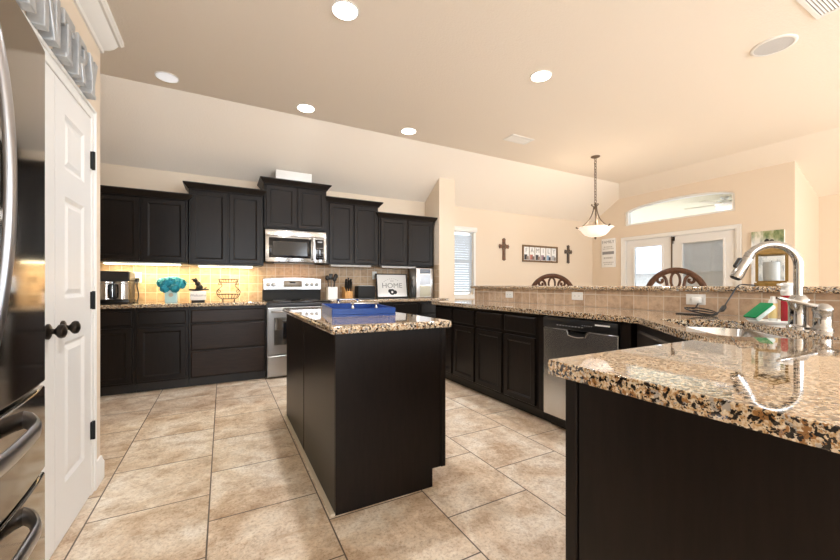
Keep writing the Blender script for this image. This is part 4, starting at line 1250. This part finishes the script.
# welcome block with black bear figure
t = thing('welcome_figurine', 'small white welcome block topped by a black animal figurine', 'figurine', (-0.255, 5.0, CZ))
b = B(); b.box(-0.065, -0.03, 0.0, 0.065, 0.03, 0.02, 0.004); b.obj('foot', 'blackm', t)
b = B(); b.box(-0.08, -0.035, 0.02, 0.08, 0.035, 0.125, 0.006); b.obj('block', 'paper', t)
text('lettering', 'Welcome', 0.042, (0, -0.0355, 0.075), (pi / 2, 0, 0), 'grey', t)
b = B()
b.ball((0.012, 0, 0.168), 0.036, 3, (1.0, 0.8, 1.15)); b.ball((-0.004, 0, 0.212), 0.027, 3, (1.1, 0.9, 1.1)); b.ball((-0.030, -0.004, 0.250), 0.024, 3, (1.1, 0.95, 0.9)); b.ball((-0.052, -0.008, 0.262), 0.012, 2, (1.5, 0.8, 0.7))
b.tube([(-0.004, 0, 0.205), (-0.016, 0, 0.230), (-0.028, -0.003, 0.246)], [0.022, 0.019, 0.018], 10)
b.tube([(0.02, -0.022, 0.185), (-0.012, -0.032, 0.168), (-0.020, -0.030, 0.145)], [0.012, 0.010, 0.009], 8)
b.tube([(-0.095, -0.01, 0.142), (-0.04, -0.012, 0.136), (0.03, -0.010, 0.140), (0.07, -0.012, 0.146), (0.108, -0.010, 0.140)], [0.009, 0.011, 0.012, 0.010, 0.008], 8)
b.tube([(0.06, -0.01, 0.146), (0.075, -0.012, 0.165), (0.092, -0.01, 0.170)], [0.007, 0.005, 0.004], 6)
b.tube([(0.0, 0, 0.122), (0.004, 0, 0.145)], 0.016, 10)
b.ball((-0.022, 0.014, 0.272), 0.008, 2); b.ball((-0.024, -0.016, 0.270), 0.008, 2)
b.obj('figure', 'blackm', t)

# wire stand
t = thing('wire_stand', 'two-tier dark wire basket stand with scrolled sides on the counter', 'stand', (0.06, 5.0, CZ))
def ring_pts(r, z, sy=0.75, k=32):
    return [(r * cos(2 * pi * i / k), r * sy * sin(2 * pi * i / k), z) for i in range(k)]
def basket(z0, z1, r0, r1):
    b = B()
    b.tube(ring_pts(r1, z1), 0.0045, 8, closed=True); b.tube(ring_pts(r0, z0), 0.0035, 8, closed=True)
    for i in range(20):
        a = 2 * pi * i / 20
        b.tube([(r0 * cos(a), r0 * 0.75 * sin(a), z0), ((r0 * 0.35 + r1 * 0.65) * cos(a), (r0 * 0.35 + r1 * 0.65) * 0.75 * sin(a), z0 + (z1 - z0) * 0.5), (r1 * cos(a), r1 * 0.75 * sin(a), z1)], 0.0022, 6)
    for k in (-2, -1, 0, 1, 2):
        yy = k * r0 * 0.3
        xx = sqrt(max(0.0, r0 * r0 - (yy / 0.75) ** 2))
        b.tube([(-xx, yy, z0), (xx, yy, z0)], 0.0022, 6)
    return b
basket(0.03, 0.085, 0.085, 0.125).obj('basket', 'blackm', t)
basket(0.225, 0.265, 0.075, 0.108).obj('basket', 'blackm', t)
for s in (-1, 1):
    b = B()
    pts = [(s * (0.075 + 0.05 * (1 - cos(2 * pi * q)) / 2 * 0.0 + (0.03 if q < 0.5 else 0.0)), 0, 0.0) for q in (0,)]
    pth = [(0.118, 0.085), (0.127, 0.11), (0.118, 0.132), (0.098, 0.138), (0.086, 0.122), (0.092, 0.106), (0.108, 0.11), (0.118, 0.132), (0.098, 0.155), (0.078, 0.175), (0.070, 0.195), (0.085, 0.222), (0.105, 0.215), (0.10, 0.198), (0.085, 0.20), (0.083, 0.215), (0.094, 0.232), (0.102, 0.25)]
    b.tube(smooth([(s * x, 0, z) for x, z in pth], 4), 0.0042, 8); b.obj('scroll_side', 'blackm', t)
for sx, sy in ((-0.06, -0.05), (0.06, -0.05), (-0.06, 0.05), (0.06, 0.05)):
    b = B(); b.tube([(sx * 0.9, sy * 0.9, 0.032), (sx * 1.1, sy * 1.1, 0.015), (sx, sy, 0.006)], 0.0045, 8); b.ball((sx, sy, 0.007), 0.007, 2); b.obj('foot', 'blackm', t)

# utensil crock
t = thing('utensil_crock', 'square white crock on the counter beside the range', 'crock', (1.318, 5.02, CZ))
b = B(); b.loops([[(sx * r, sy * r, z) for sx, sy in ((-1, -1), (1, -1), (1, 1), (-1, 1))] for r, z in ((0.062, 0.0), (0.066, 0.003), (0.066, 0.17), (0.058, 0.17), (0.056, 0.02))], closed=True)
b.bm.faces.new([q for q in b.bm.verts][:4]); b.obj('crock', 'plate', t, smooth=0, bevel=0.004)
for k, (dx, dy, lx, ly, h, kind, lab) in enumerate(((-0.025, 0.0, -0.03, 0.01, 0.31, 'spoon', 'black spoon leaning left in the white crock'), (0.0, 0.01, 0.0, 0.02, 0.33, 'spatula', 'black slotted spatula standing upright in the white crock'), (0.025, 0.0, 0.035, 0.0, 0.335, 'ladle', 'black ladle leaning right in the white crock'), (0.008, -0.02, 0.025, -0.015, 0.29, 'spoon', 'short black spoon at the front of the white crock'))):
    u = thing('cooking_' + kind, lab, 'utensil', (1.318 + dx, 5.02 + dy, CZ + 0.022))
    b = B(); b.tube([(0, 0, 0), (lx * 0.5, ly * 0.5, h * 0.5), (lx * 0.85, ly * 0.85, h * 0.78)], 0.005, 8); b.obj('handle', 'black', u)
    b = B()
    if kind == 'spatula':
        b.box(lx - 0.028, ly - 0.004, h * 0.75, lx + 0.028, ly + 0.004, h, 0.004)
    else:
        b.ball((lx, ly, h * 0.88), 0.030, 2, (1.0, 0.55 if kind == 'spoon' else 0.9, 1.2))
    b.obj('head', 'black', u)

# knife block
t = thing('knife_block', 'light wooden knife block with black-handled knives', 'knife block', (1.545, 5.02, CZ))
b = B(); b.prism([(-0.075, 0.0), (0.075, 0.0), (0.10, 0.17), (0.01, 0.165), (-0.06, 0.10)], -0.055, 0.055, lambda a, z, h: (h, a, z)); b.obj('block', 'oak', t, smooth=0, bevel=0.005)
for i in range(3):
    for j in range(3):
        x = -0.034 + i * 0.034
        q = j / 2.0
        p = Vector((x, -0.045 + 0.05 * q, 0.125 + 0.035 * q)); dd = Vector((0, -0.30, 1)).normalized()
        b = B(); b.tube([p - dd * 0.02, p, p + dd * 0.09, p + dd * (0.125 + 0.02 * ((i + j) % 2))], [0.008, 0.009, 0.011, 0.009], 8); b.obj('knife_handle', 'black', t)

# toaster-like box
t = thing('toaster', 'low black two-slice toaster between the knife block and the framed sign', 'toaster', (1.795, 5.0, CZ))
b = B(); b.box(-0.135, -0.08, 0.01, 0.135, 0.08, 0.185, 0.022, 4); b.obj('body', 'blackm', t)
b = B(); b.box(-0.10, -0.04, 0.183, 0.10, -0.018, 0.190); b.box(-0.10, 0.018, 0.183, 0.10, 0.04, 0.190); b.obj('slots', 'satin', t, smooth=0)
b = B(); b.box(0.134, -0.02, 0.10, 0.158, 0.02, 0.125, 0.004); b.obj('lever', 'black', t)
b = B(); b.box(-0.12, -0.07, 0.0, 0.12, 0.07, 0.012); b.obj('foot', 'black', t, smooth=0)

# framed HOME sign, leaning on the tile
t = thing('framed_sign', 'white HOME sign in a thin black frame leaning on the backsplash', 'sign', (2.275, 5.10, CZ))
t.rotation_euler = (radians(-9), 0, 0)
hw, hh = 0.258, 0.372
b = B(); b.prism([(-hw, 0), (hw, 0), (hw, hh), (-hw, hh)], -0.012, 0.012, lambda a, z, h: (a, h, z), holes=[[(-hw + .016, .016), (hw - .016, .016), (hw - .016, hh - .016), (-hw + .016, hh - .016)]]); b.obj('frame', 'blackm', t, smooth=0)
b = B(); b.box(-hw + 0.016, -0.004, 0.016, hw - 0.016, 0.006, hh - 0.016); bd = b.obj('board', 'paper', t, smooth=0)
text('lettering', 'HOME', 0.105, (0, -0.005, 0.185), (pi / 2, 0, 0), 'grey', t, width=1.15)
b = B()
for i in range(9):
    a = radians(140 - i * 10)
    b.box(0.20 * cos(a) - 0.006, -0.0052, 0.10 + 0.19 * sin(a), 0.20 * cos(a) + 0.006, -0.004, 0.108 + 0.19 * sin(a))
b.box(-0.03, -0.0052, 0.255, 0.03, -0.004, 0.263)
b.obj('small_print', 'grey', t, smooth=0)
b = B()
b.lathe([(0.0, 0), (0.046, 0), (0.046, 0.001), (0.0, 0.001)], (-0.005, -0.004, 0.09), 24, axis=(0, -1, 0)); b.lathe([(0.0, 0), (0.03, 0), (0.03, 0.001), (0.0, 0.001)], (0.045, -0.004, 0.085), 20, axis=(0, -1, 0)); b.lathe([(0.0, 0), (0.03, 0), (0.03, 0.001), (0.0, 0.001)], (-0.04, -0.004, 0.105), 20, axis=(0, -1, 0))
b.obj('emblem', 'ink', t)
b = B(); b.lathe([(0.0, 0), (0.017, 0), (0.017, 0.001), (0.0, 0.001)], (-0.005, -0.0052, 0.09), 20, axis=(0, -1, 0)); b.obj('emblem_centre', 'paper', t)

# steel canister / ice machine in the corner
t = thing('ice_maker', 'tall silver countertop appliance with clear front in the kitchen corner', 'appliance', (2.74, 5.02, CZ))
b = B(); b.box(-0.165, -0.12, 0.0, 0.135, 0.13, 0.455, 0.012, 3); b.obj('body', 'steel_v', t)
b = B(); b.box(-0.105, -0.126, 0.20, 0.075, -0.118, 0.355, 0.004); b.obj('window', mat('pale_window', (0.62, 0.68, 0.78), 0.1), t)
b = B(); b.box(-0.105, -0.126, 0.37, 0.075, -0.118, 0.44, 0.004); b.obj('control_strip', mat('slate_panel', (0.16, 0.18, 0.22), 0.2), t)
b = B(); b.box(-0.105, -0.126, 0.02, 0.075, -0.118, 0.18, 0.004); b.obj('lower_panel', mat('tan_panel', (0.48, 0.46, 0.36), 0.25), t)
b = B(); b.box(0.09, -0.130, 0.02, 0.115, -0.118, 0.44, 0.003); b.obj('side_rail', 'chrome', t)
t = thing('bottle', 'dark slim bottle standing between the framed sign and the silver appliance', 'bottle', (2.535, 4.97, CZ))
b = B(); b.lathe([(0.0, 0), (0.028, 0), (0.030, 0.004), (0.030, 0.16), (0.012, 0.21), (0.012, 0.26), (0.0, 0.262)]); b.obj('glass_body', 'black', t)
b = B(); b.lathe([(0.0, 0.258), (0.014, 0.258), (0.014, 0.285), (0.0, 0.286)]); b.obj('cap', 'bronze', t)

# ------------------------------------------------------------------ island tray
t = thing('serving_tray', 'blue lacquer tray with silver handles on the island', 'tray', (0.835, 2.53, CZ), radians(-8))
hx_, hy_ = 0.203, 0.33
b = B(); b.box(-hx_, -hy_, 0.0, hx_, hy_, 0.010); b.obj('bottom', 'navy', t, smooth=0)
b = B()
b.prism([(-hx_, -hy_), (hx_, -hy_), (hx_, hy_), (-hx_, hy_)], 0.0105, 0.050, holes=[[(-hx_ + .012, -hy_ + .012), (hx_ - .012, -hy_ + .012), (hx_ - .012, hy_ - .012), (-hx_ + .012, hy_ - .012)]])
b.obj('rim', 'navy', t, smooth=0, bevel=0.003)
for s in (-1, 1):
    y = s * (hy_ - 0.006)
    hd = B()
    for x in (-0.075, 0.075):
        hd.lathe([(0.0, 0.049), (0.011, 0.049), (0.009, 0.056), (0.007, 0.07), (0.010, 0.078), (0.013, 0.084), (0.0, 0.086)], (x, y, 0), 16)
    hd.tube([(-0.088, y, 0.081), (0.088, y, 0.081)], 0.007, 12)
    hd.obj('handle', 'chrome', t)

# ------------------------------------------------------------------ pendant
t = thing('pendant_lamp', 'bronze chain pendant with frosted bowl shade in the dining area', 'pendant lamp', (4.95, 3.61, ZC))
b = B(); b.lathe([(0.0, 0), (0.065, 0), (0.065, -0.008), (0.050, -0.018), (0.020, -0.028), (0.0, -0.03)]); b.obj('canopy', 'bronze2', t)
b = B()
k = 0
z = -0.03
while z > -0.69:
    pts = []
    for i in range(12):
        a = 2 * pi * i / 12
        u_, v_ = 0.018 * cos(a), 0.028 * sin(a)
        pts.append((u_, 0, z - 0.018 + v_) if k % 2 == 0 else (0, u_, z - 0.018 + v_))
    b.tube(pts, 0.005, 6, closed=True)
    z -= 0.042; k += 1
b.obj('chain', 'bronze2', t)
zt, zr = -0.70, -1.075
b = B(); b.lathe([(0.0, zt + 0.01), (0.010, zt + 0.005), (0.022, zt - 0.02), (0.012, zt - 0.045), (0.026, zt - 0.07), (0.014, zt - 0.10), (0.0, zt - 0.11)]); b.obj('hub', 'bronze2', t)
for i in range(3):
    a = radians(20 + 120 * i)
    pts = [(0.045, zt - 0.02), (0.055, zt - 0.035), (0.035, zt - 0.05), (0.025, zt - 0.07), (0.040, zt - 0.15), (0.085, zt - 0.25), (0.17, zt - 0.34), (0.245, zr - 0.005), (0.268, zr + 0.006)]
    b = B(); b.tube(smooth([(r * cos(a), r * sin(a), z) for r, z in pts], 4), 0.0075, 8); b.ball((0.268 * cos(a), 0.268 * sin(a), zr + 0.006), 0.014, 2); b.obj('arm', 'bronze2', t)
b = B(); b.cyl((0, 0, zt - 0.10), (0, 0, zr - 0.14), 0.006, seg=10); b.lathe([(0.0, zr - 0.14), (0.02, zr - 0.145), (0.014, zr - 0.165), (0.0, zr - 0.18)]); b.obj('centre_rod', 'bronze2', t)
b = B()
rows = []
for r, z in ((0.248, zr), (0.238, zr - 0.006), (0.205, zr - 0.03), (0.180, zr - 0.07), (0.140, zr - 0.112), (0.08, zr - 0.134), (0.02, zr - 0.14)):
    rows.append([(r * (1 + 0.025 * cos(6 * a) * (r / 0.262) ** 3) * cos(a), r * (1 + 0.025 * cos(6 * a) * (r / 0.262) ** 3) * sin(a), z) for a in [2 * pi * i / 48 for i in range(48)]])
b.loops(rows, closed=True)
o = b.obj('shade', 'alab', t, smooth=80); o.modifiers.new('t', 'SOLIDIFY').thickness = 0.004
d = bpy.data.lights.new('pendant_bulb', 'POINT'); d.energy = 7; d.color = (1.0, 0.84, 0.66); d.shadow_soft_size = 0.05
o = bpy.data.objects.new('pendant_bulb', d); COL.objects.link(o); o.parent = t; o.location = (0.04, 0.04, zr + 0.02)

# ------------------------------------------------------------------ dining wall decor
def cross(label, x, z0, z1, m, m2, flare):
    t = thing('wall_cross', label, 'cross', (x, YB, (z0 + z1) / 2))
    h = (z1 - z0) / 2; a = h * 0.56; zc = h * 0.28
    s = 0.032
    b = B()
    b.prism([(-s, -h + 0.03), (-s * (1 + flare), -h), (s * (1 + flare), -h), (s, -h + 0.03), (s, zc - s), (a - 0.03, zc - s), (a, zc - s * (1 + flare)), (a, zc + s * (1 + flare)), (a - 0.03, zc + s), (s, zc + s), (s, h - 0.03), (s * (1 + flare), h), (-s * (1 + flare), h), (-s, h - 0.03), (-s, zc + s), (-a + 0.03, zc + s), (-a, zc + s * (1 + flare)), (-a, zc - s * (1 + flare)), (-a + 0.03, zc - s), (-s, zc - s)], -0.004, -0.024, lambda p, z, q: (p, q, z))
    b.obj('cross_body', m, t, smooth=0, bevel=0.004)
    b = B(); b.tube([(0.055 * cos(q * pi / 12), -0.02, zc + 0.055 * sin(q * pi / 12)) for q in range(24)], 0.008, 8, closed=True); b.ball((0, -0.026, zc), 0.018, 2); b.obj('centre_ring', m2, t)
    b = B()
    for px, pz in ((0, h - 0.005), (0, -h + 0.005), (a - 0.005, zc), (-a + 0.005, zc)):
        b.ball((px, -0.018, pz), 0.022, 2, (1, 0.6, 1))
    b.obj('end_buds', m2, t)
    b = B(); b.box(-0.012, -0.030, -h + 0.05, 0.012, -0.0235, h - 0.05, 0.004, 1); b.box(-a + 0.05, -0.030, zc - 0.012, a - 0.05, -0.0235, zc + 0.012, 0.004, 1); b.obj('inlay', m2, t)


cross('brown wooden cross on the dining wall nearer the window', 4.585, 1.575, 1.965, 'crossred', 'bronze2', 0.25)
cross('dark metal cross on the dining wall right of the FAMILY frame', 6.315, 1.57, 1.925, 'crossdk', 'bronze2', 0.35)

t = thing('photo_frame', 'wide wooden FAMILY letter frame with six photo panels on the dining wall', 'picture frame', (5.52, YB, 1.72))
hw, hh = 0.475, 0.162
b = B(); b.prism([(-hw, -hh), (hw, -hh), (hw, hh), (-hw, hh)], -0.002, -0.03, lambda a, z, h: (a, h, z), holes=[[(-hw + .028, -hh + .028), (hw - .028, -hh + .028), (hw - .028, hh - .028), (-hw + .028, hh - .028)]]); b.obj('frame', 'wframe', t, smooth=0, bevel=0.003)
b = B(); b.box(-hw + 0.02, -0.008, -hh + 0.02, hw - 0.02, -0.002, hh - 0.02); b.obj('backing', 'wframe', t, smooth=0)
cols = [((0.03, 0.03, 0.035), (0.30, 0.24, 0.20)), ((0.45, 0.16, 0.13), (0.20, 0.14, 0.12)), ((0.05, 0.05, 0.06), (0.30, 0.20, 0.16)), ((0.34, 0.22, 0.26), (0.06, 0.06, 0.08)), ((0.30, 0.45, 0.62), (0.02, 0.03, 0.08)), ((0.40, 0.42, 0.45), (0.25, 0.22, 0.20))]
for i, chh in enumerate('FAMILY'):
    cx = -hw + 0.028 + (i + 0.5) * (2 * hw - 0.056) / 6
    b = B(); b.box(cx - 0.066, -0.014, -hh + 0.034, cx + 0.066, -0.008, hh - 0.034, 0.002, 1); pn = b.obj('photo_panel', 'paper', t)
    text('letter', chh, 0.125, (cx, -0.0145, 0.058), (pi / 2, 0, 0), 'grey', pn)
    m1 = mat('photo_print', cols[i][0], 0.4); m2 = mat('photo_print', cols[i][1], 0.4)
    b = B(); b.box(cx - 0.055, -0.0150, -hh + 0.042, cx + 0.02, -0.0140, -0.02); b.obj('photo', m1, pn, smooth=0)
    b = B(); b.box(cx + 0.0, -0.0153, -hh + 0.042, cx + 0.055, -0.0145, -0.05); b.obj('photo', m2, pn, smooth=0)

t = thing('wall_plaque', 'tall white FAMILY plaque with grey lines left of the patio doors', 'wall sign', (XR, 4.865, 1.78), -pi / 2)
b = B(); b.box(-0.155, -0.022, -0.30, 0.155, -0.001, 0.30, 0.004); b.obj('board', 'paper', t)
text('lettering', 'FAMILY', 0.085, (0, -0.0225, 0.225), (pi / 2, 0, 0), 'grey', t)
b = B()
for z, hl, hz_ in ((0.125, 0.10, 0.012), (0.085, 0.12, 0.010), (-0.105, 0.10, 0.018), (-0.20, 0.12, 0.012), (-0.24, 0.09, 0.010)):
    x = -hl
    rr = random.Random(int(z * 1000))
    while x < hl:
        l_ = rr.uniform(0.015, 0.04)
        b.box(x, -0.0232, z - hz_, min(x + l_, hl), -0.0222, z + hz_)
        x += l_ + 0.010
b.obj('small_print', mat('pale_grey_print', (0.55, 0.54, 0.53), 0.7), t, smooth=0)
b = B(); b.box(-0.13, -0.0232, -0.03, 0.13, -0.0222, 0.03); b.obj('grey_band', 'grey', t, smooth=0)

# canvas picture on the right wall
t = thing('canvas_picture', 'tall canvas photo with green leaves and a white lower half right of the patio doors', 'picture', (XR, 2.325, 1.45), -pi / 2)
b = B(); b.box(-0.185, -0.035, -0.46, 0.185, -0.001, 0.46, 0.004); b.obj('canvas', 'paper', t)
def art_mat():
    m, n, l, bs = new_mat('canvas_print')
    tc = n.new('ShaderNodeTexCoord'); sp_ = n.new('ShaderNodeSeparateXYZ'); l.new(tc.outputs['Object'], sp_.inputs[0])
    no = n.new('ShaderNodeTexNoise'); no.inputs['Scale'].default_value = 16; no.inputs['Detail'].default_value = 6
    mp = n.new('ShaderNodeMapping'); mp.inputs['Scale'].default_value = (1, 1, 0.45); l.new(tc.outputs['Object'], mp.inputs[0]); l.new(mp.outputs[0], no.inputs['Vector'])
    g = ramp(n, [(0.35, (0.10, 0.17, 0.06)), (0.52, (0.34, 0.38, 0.20)), (0.68, (0.72, 0.70, 0.58))]); l.new(no.outputs['Fac'], g.inputs[0])
    wv = ramp(n, [(0.38, (0.45, 0.50, 0.56)), (0.50, (0.78, 0.80, 0.82)), (0.7, (0.90, 0.90, 0.90))]); l.new(no.outputs['Fac'], wv.inputs[0])
    ad = n.new('ShaderNodeMath'); ad.operation = 'MULTIPLY_ADD'; l.new(sp_.outputs[2], ad.inputs[0]); ad.inputs[1].default_value = 6.0; ad.inputs[2].default_value = -1.3
    ad2 = n.new('ShaderNodeMath'); ad2.operation = 'MULTIPLY_ADD'; l.new(sp_.outputs[0], ad2.inputs[0]); ad2.inputs[1].default_value = 2.0; l.new(ad.outputs[0], ad2.inputs[2])
    ad2.use_clamp = True
    mx = n.new('ShaderNodeMix'); mx.data_type = 'RGBA'; l.new(ad2.outputs[0], mx.inputs['Factor']); l.new(wv.outputs[0], mx.inputs['A']); l.new(g.outputs[0], mx.inputs['B'])
    l.new(mx.outputs['Result'], bs.inputs['Base Color']); bs.inputs['Roughness'].default_value = 0.6
    return m
b = B(); b.box(-0.184, -0.036, -0.459, 0.184, -0.035, 0.459); b.obj('print', art_mat(), t, smooth=0)
b = B()
b.ball((-0.005, -0.036, 0.31), 0.03, 2, (1, 0.1, 1.1)); b.ball((0.05, -0.036, 0.30), 0.028, 2, (1, 0.1, 1.1)); b.ball((0.02, -0.036, 0.26), 0.05, 2, (1.3, 0.06, 0.7))
b.obj('dark_figures', 'ink', t)

# lantern on the bar
t = thing('lantern', 'brown wooden lantern with peaked roof standing on the bar ledge', 'lantern', (3.055, 0.985, 1.102), radians(-72))
hw = 0.068
b = B(); b.box(-hw - 0.012, -hw - 0.012, 0, hw + 0.012, hw + 0.012, 0.022, 0.003); b.box(-hw, -hw, 0.022, hw, hw, 0.034); b.obj('base', 'lant', t)
for sx in (-1, 1):
    for sy in (-1, 1):
        b = B(); b.box(sx * hw - 0.006, sy * hw - 0.006, 0.030, sx * hw + 0.006, sy * hw + 0.006, 0.198); b.obj('post', 'lant', t, smooth=0)
b = B()
for s in (-1, 1):
    b.box(-hw, s * hw - 0.002, 0.034, hw, s * hw + 0.002, 0.196); b.box(s * hw - 0.002, -hw, 0.034, s * hw + 0.002, hw, 0.196)
b.obj('lantern_pane', 'glass', t, smooth=0)
b = B()
b.loops([[(sx * r, sy * r, z) for sx, sy in ((-1, -1), (1, -1), (1, 1), (-1, 1))] for r, z in ((0.05, 0.196), (hw + 0.014, 0.196), (hw + 0.014, 0.204), (0.012, 0.246), (0.010, 0.248))], closed=True)
b.bm.faces.new([v_ for v_ in b.bm.verts][-4:]); b.obj('roof', 'lant', t, smooth=0)
b = B(); b.tube([(0.012 * cos(q * pi / 8), 0, 0.259 + 0.012 * sin(q * pi / 8)) for q in range(16)], 0.0022, 6, closed=True); b.obj('ring', 'bronze', t)
cd = thing('candle', 'white pillar candle inside the wooden lantern', 'candle', (3.055, 0.985, 1.137))
b = B(); b.lathe([(0.0, 0), (0.040, 0), (0.040, 0.115), (0.036, 0.118), (0.0, 0.112)]); b.obj('wax', 'cloud', cd)
b = B(); b.cyl((0, 0, 0.11), (0.001, 0, 0.126), 0.0014, seg=6); b.obj('wick', 'ink', cd)


# ------------------------------------------------------------------ dining chairs
def make_chair(label, loc, rotz, top):
    """front towards +y, back at y = 0"""
    t = thing('dining_chair', label, 'chair', loc, rotz)
    b = B(); b.prism([(-0.25, 0.0), (0.25, 0.0), (0.28, 0.46), (-0.28, 0.46)], 0.44, 0.48); b.obj('seat', 'walnut', t, smooth=0, bevel=0.008)
    b = B(); b.prism([(-0.235, 0.02), (0.235, 0.02), (0.262, 0.445), (-0.262, 0.445)], 0.4805, 0.52); b.obj('cushion', mat('seat_fabric', (0.45, 0.36, 0.26), 0.9), t, bevel=0.012)
    for s in (-1, 1):
        b = B(); b.tube([(s * 0.24, 0.42, 0.44), (s * 0.245, 0.425, 0.25), (s * 0.24, 0.43, 0.0)], [0.030, 0.024, 0.018], 10); b.obj('leg', 'walnut', t)
        b = B(); b.tube([(s * 0.235, 0.0, 0.44), (s * 0.235, -0.02, 0.22), (s * 0.235, -0.06, 0.0)], [0.026, 0.024, 0.020], 10); b.obj('leg', 'walnut', t)
    bt = 0.86
    b = B()
    pts = [(-0.225, 0.0, 0.44), (-0.235, -0.02, 0.62), (-0.262, -0.04, bt + 0.05)]
    for i in range(1, 20):
        a = pi - pi * i / 20
        pts.append((0.272 * cos(a), -0.055, bt + 0.10 + (top - 0.028 - bt - 0.10) * sin(a)))
    pts += [(0.262, -0.04, bt + 0.05), (0.235, -0.02, 0.62), (0.225, 0.0, 0.44)]
    b.tube(smooth(pts, 3), 0.030, 12, flat=(0.75, 1.0, (0, 1, 0))); b.obj('back_frame', 'walnut', t)
    zc = top - 0.14
    b = B(); b.tube([(0.042 * cos(q * pi / 12), -0.05, zc + 0.085 * sin(q * pi / 12)) for q in range(24)], 0.0135, 8, closed=True); b.obj('oval_splat', 'walnut', t)
    for s in (-1, 1):
        b = B()
        pth = [(0.05, zc - 0.16), (0.075, zc - 0.06), (0.09, zc + 0.02), (0.125, zc + 0.055), (0.16, zc + 0.035), (0.165, zc - 0.005), (0.14, zc - 0.025), (0.118, zc - 0.008), (0.125, zc + 0.018)]
        b.tube(smooth([(s * x, -0.05, z) for x, z in pth], 4), 0.016, 8); b.obj('scroll', 'walnut', t)
        b = B(); b.tube(smooth([(s * 0.05, -0.045, zc - 0.16), (s * 0.08, -0.03, 0.75), (s * 0.05, -0.015, 0.55)], 4), 0.014, 8); b.obj('spindle', 'walnut', t)
    b = B(); b.box(-0.235, -0.035, 0.60, 0.235, -0.005, 0.65, 0.006); b.obj('lower_rail', 'walnut', t)
    return t


make_chair('carved dark wood dining chair behind the bar, under the FAMILY frame', (3.99, 3.58, 0), radians(-48), 1.265)
make_chair('carved dark wood dining chair behind the bar, in front of the patio doors', (4.40, 2.22, 0), radians(-66), 1.30)
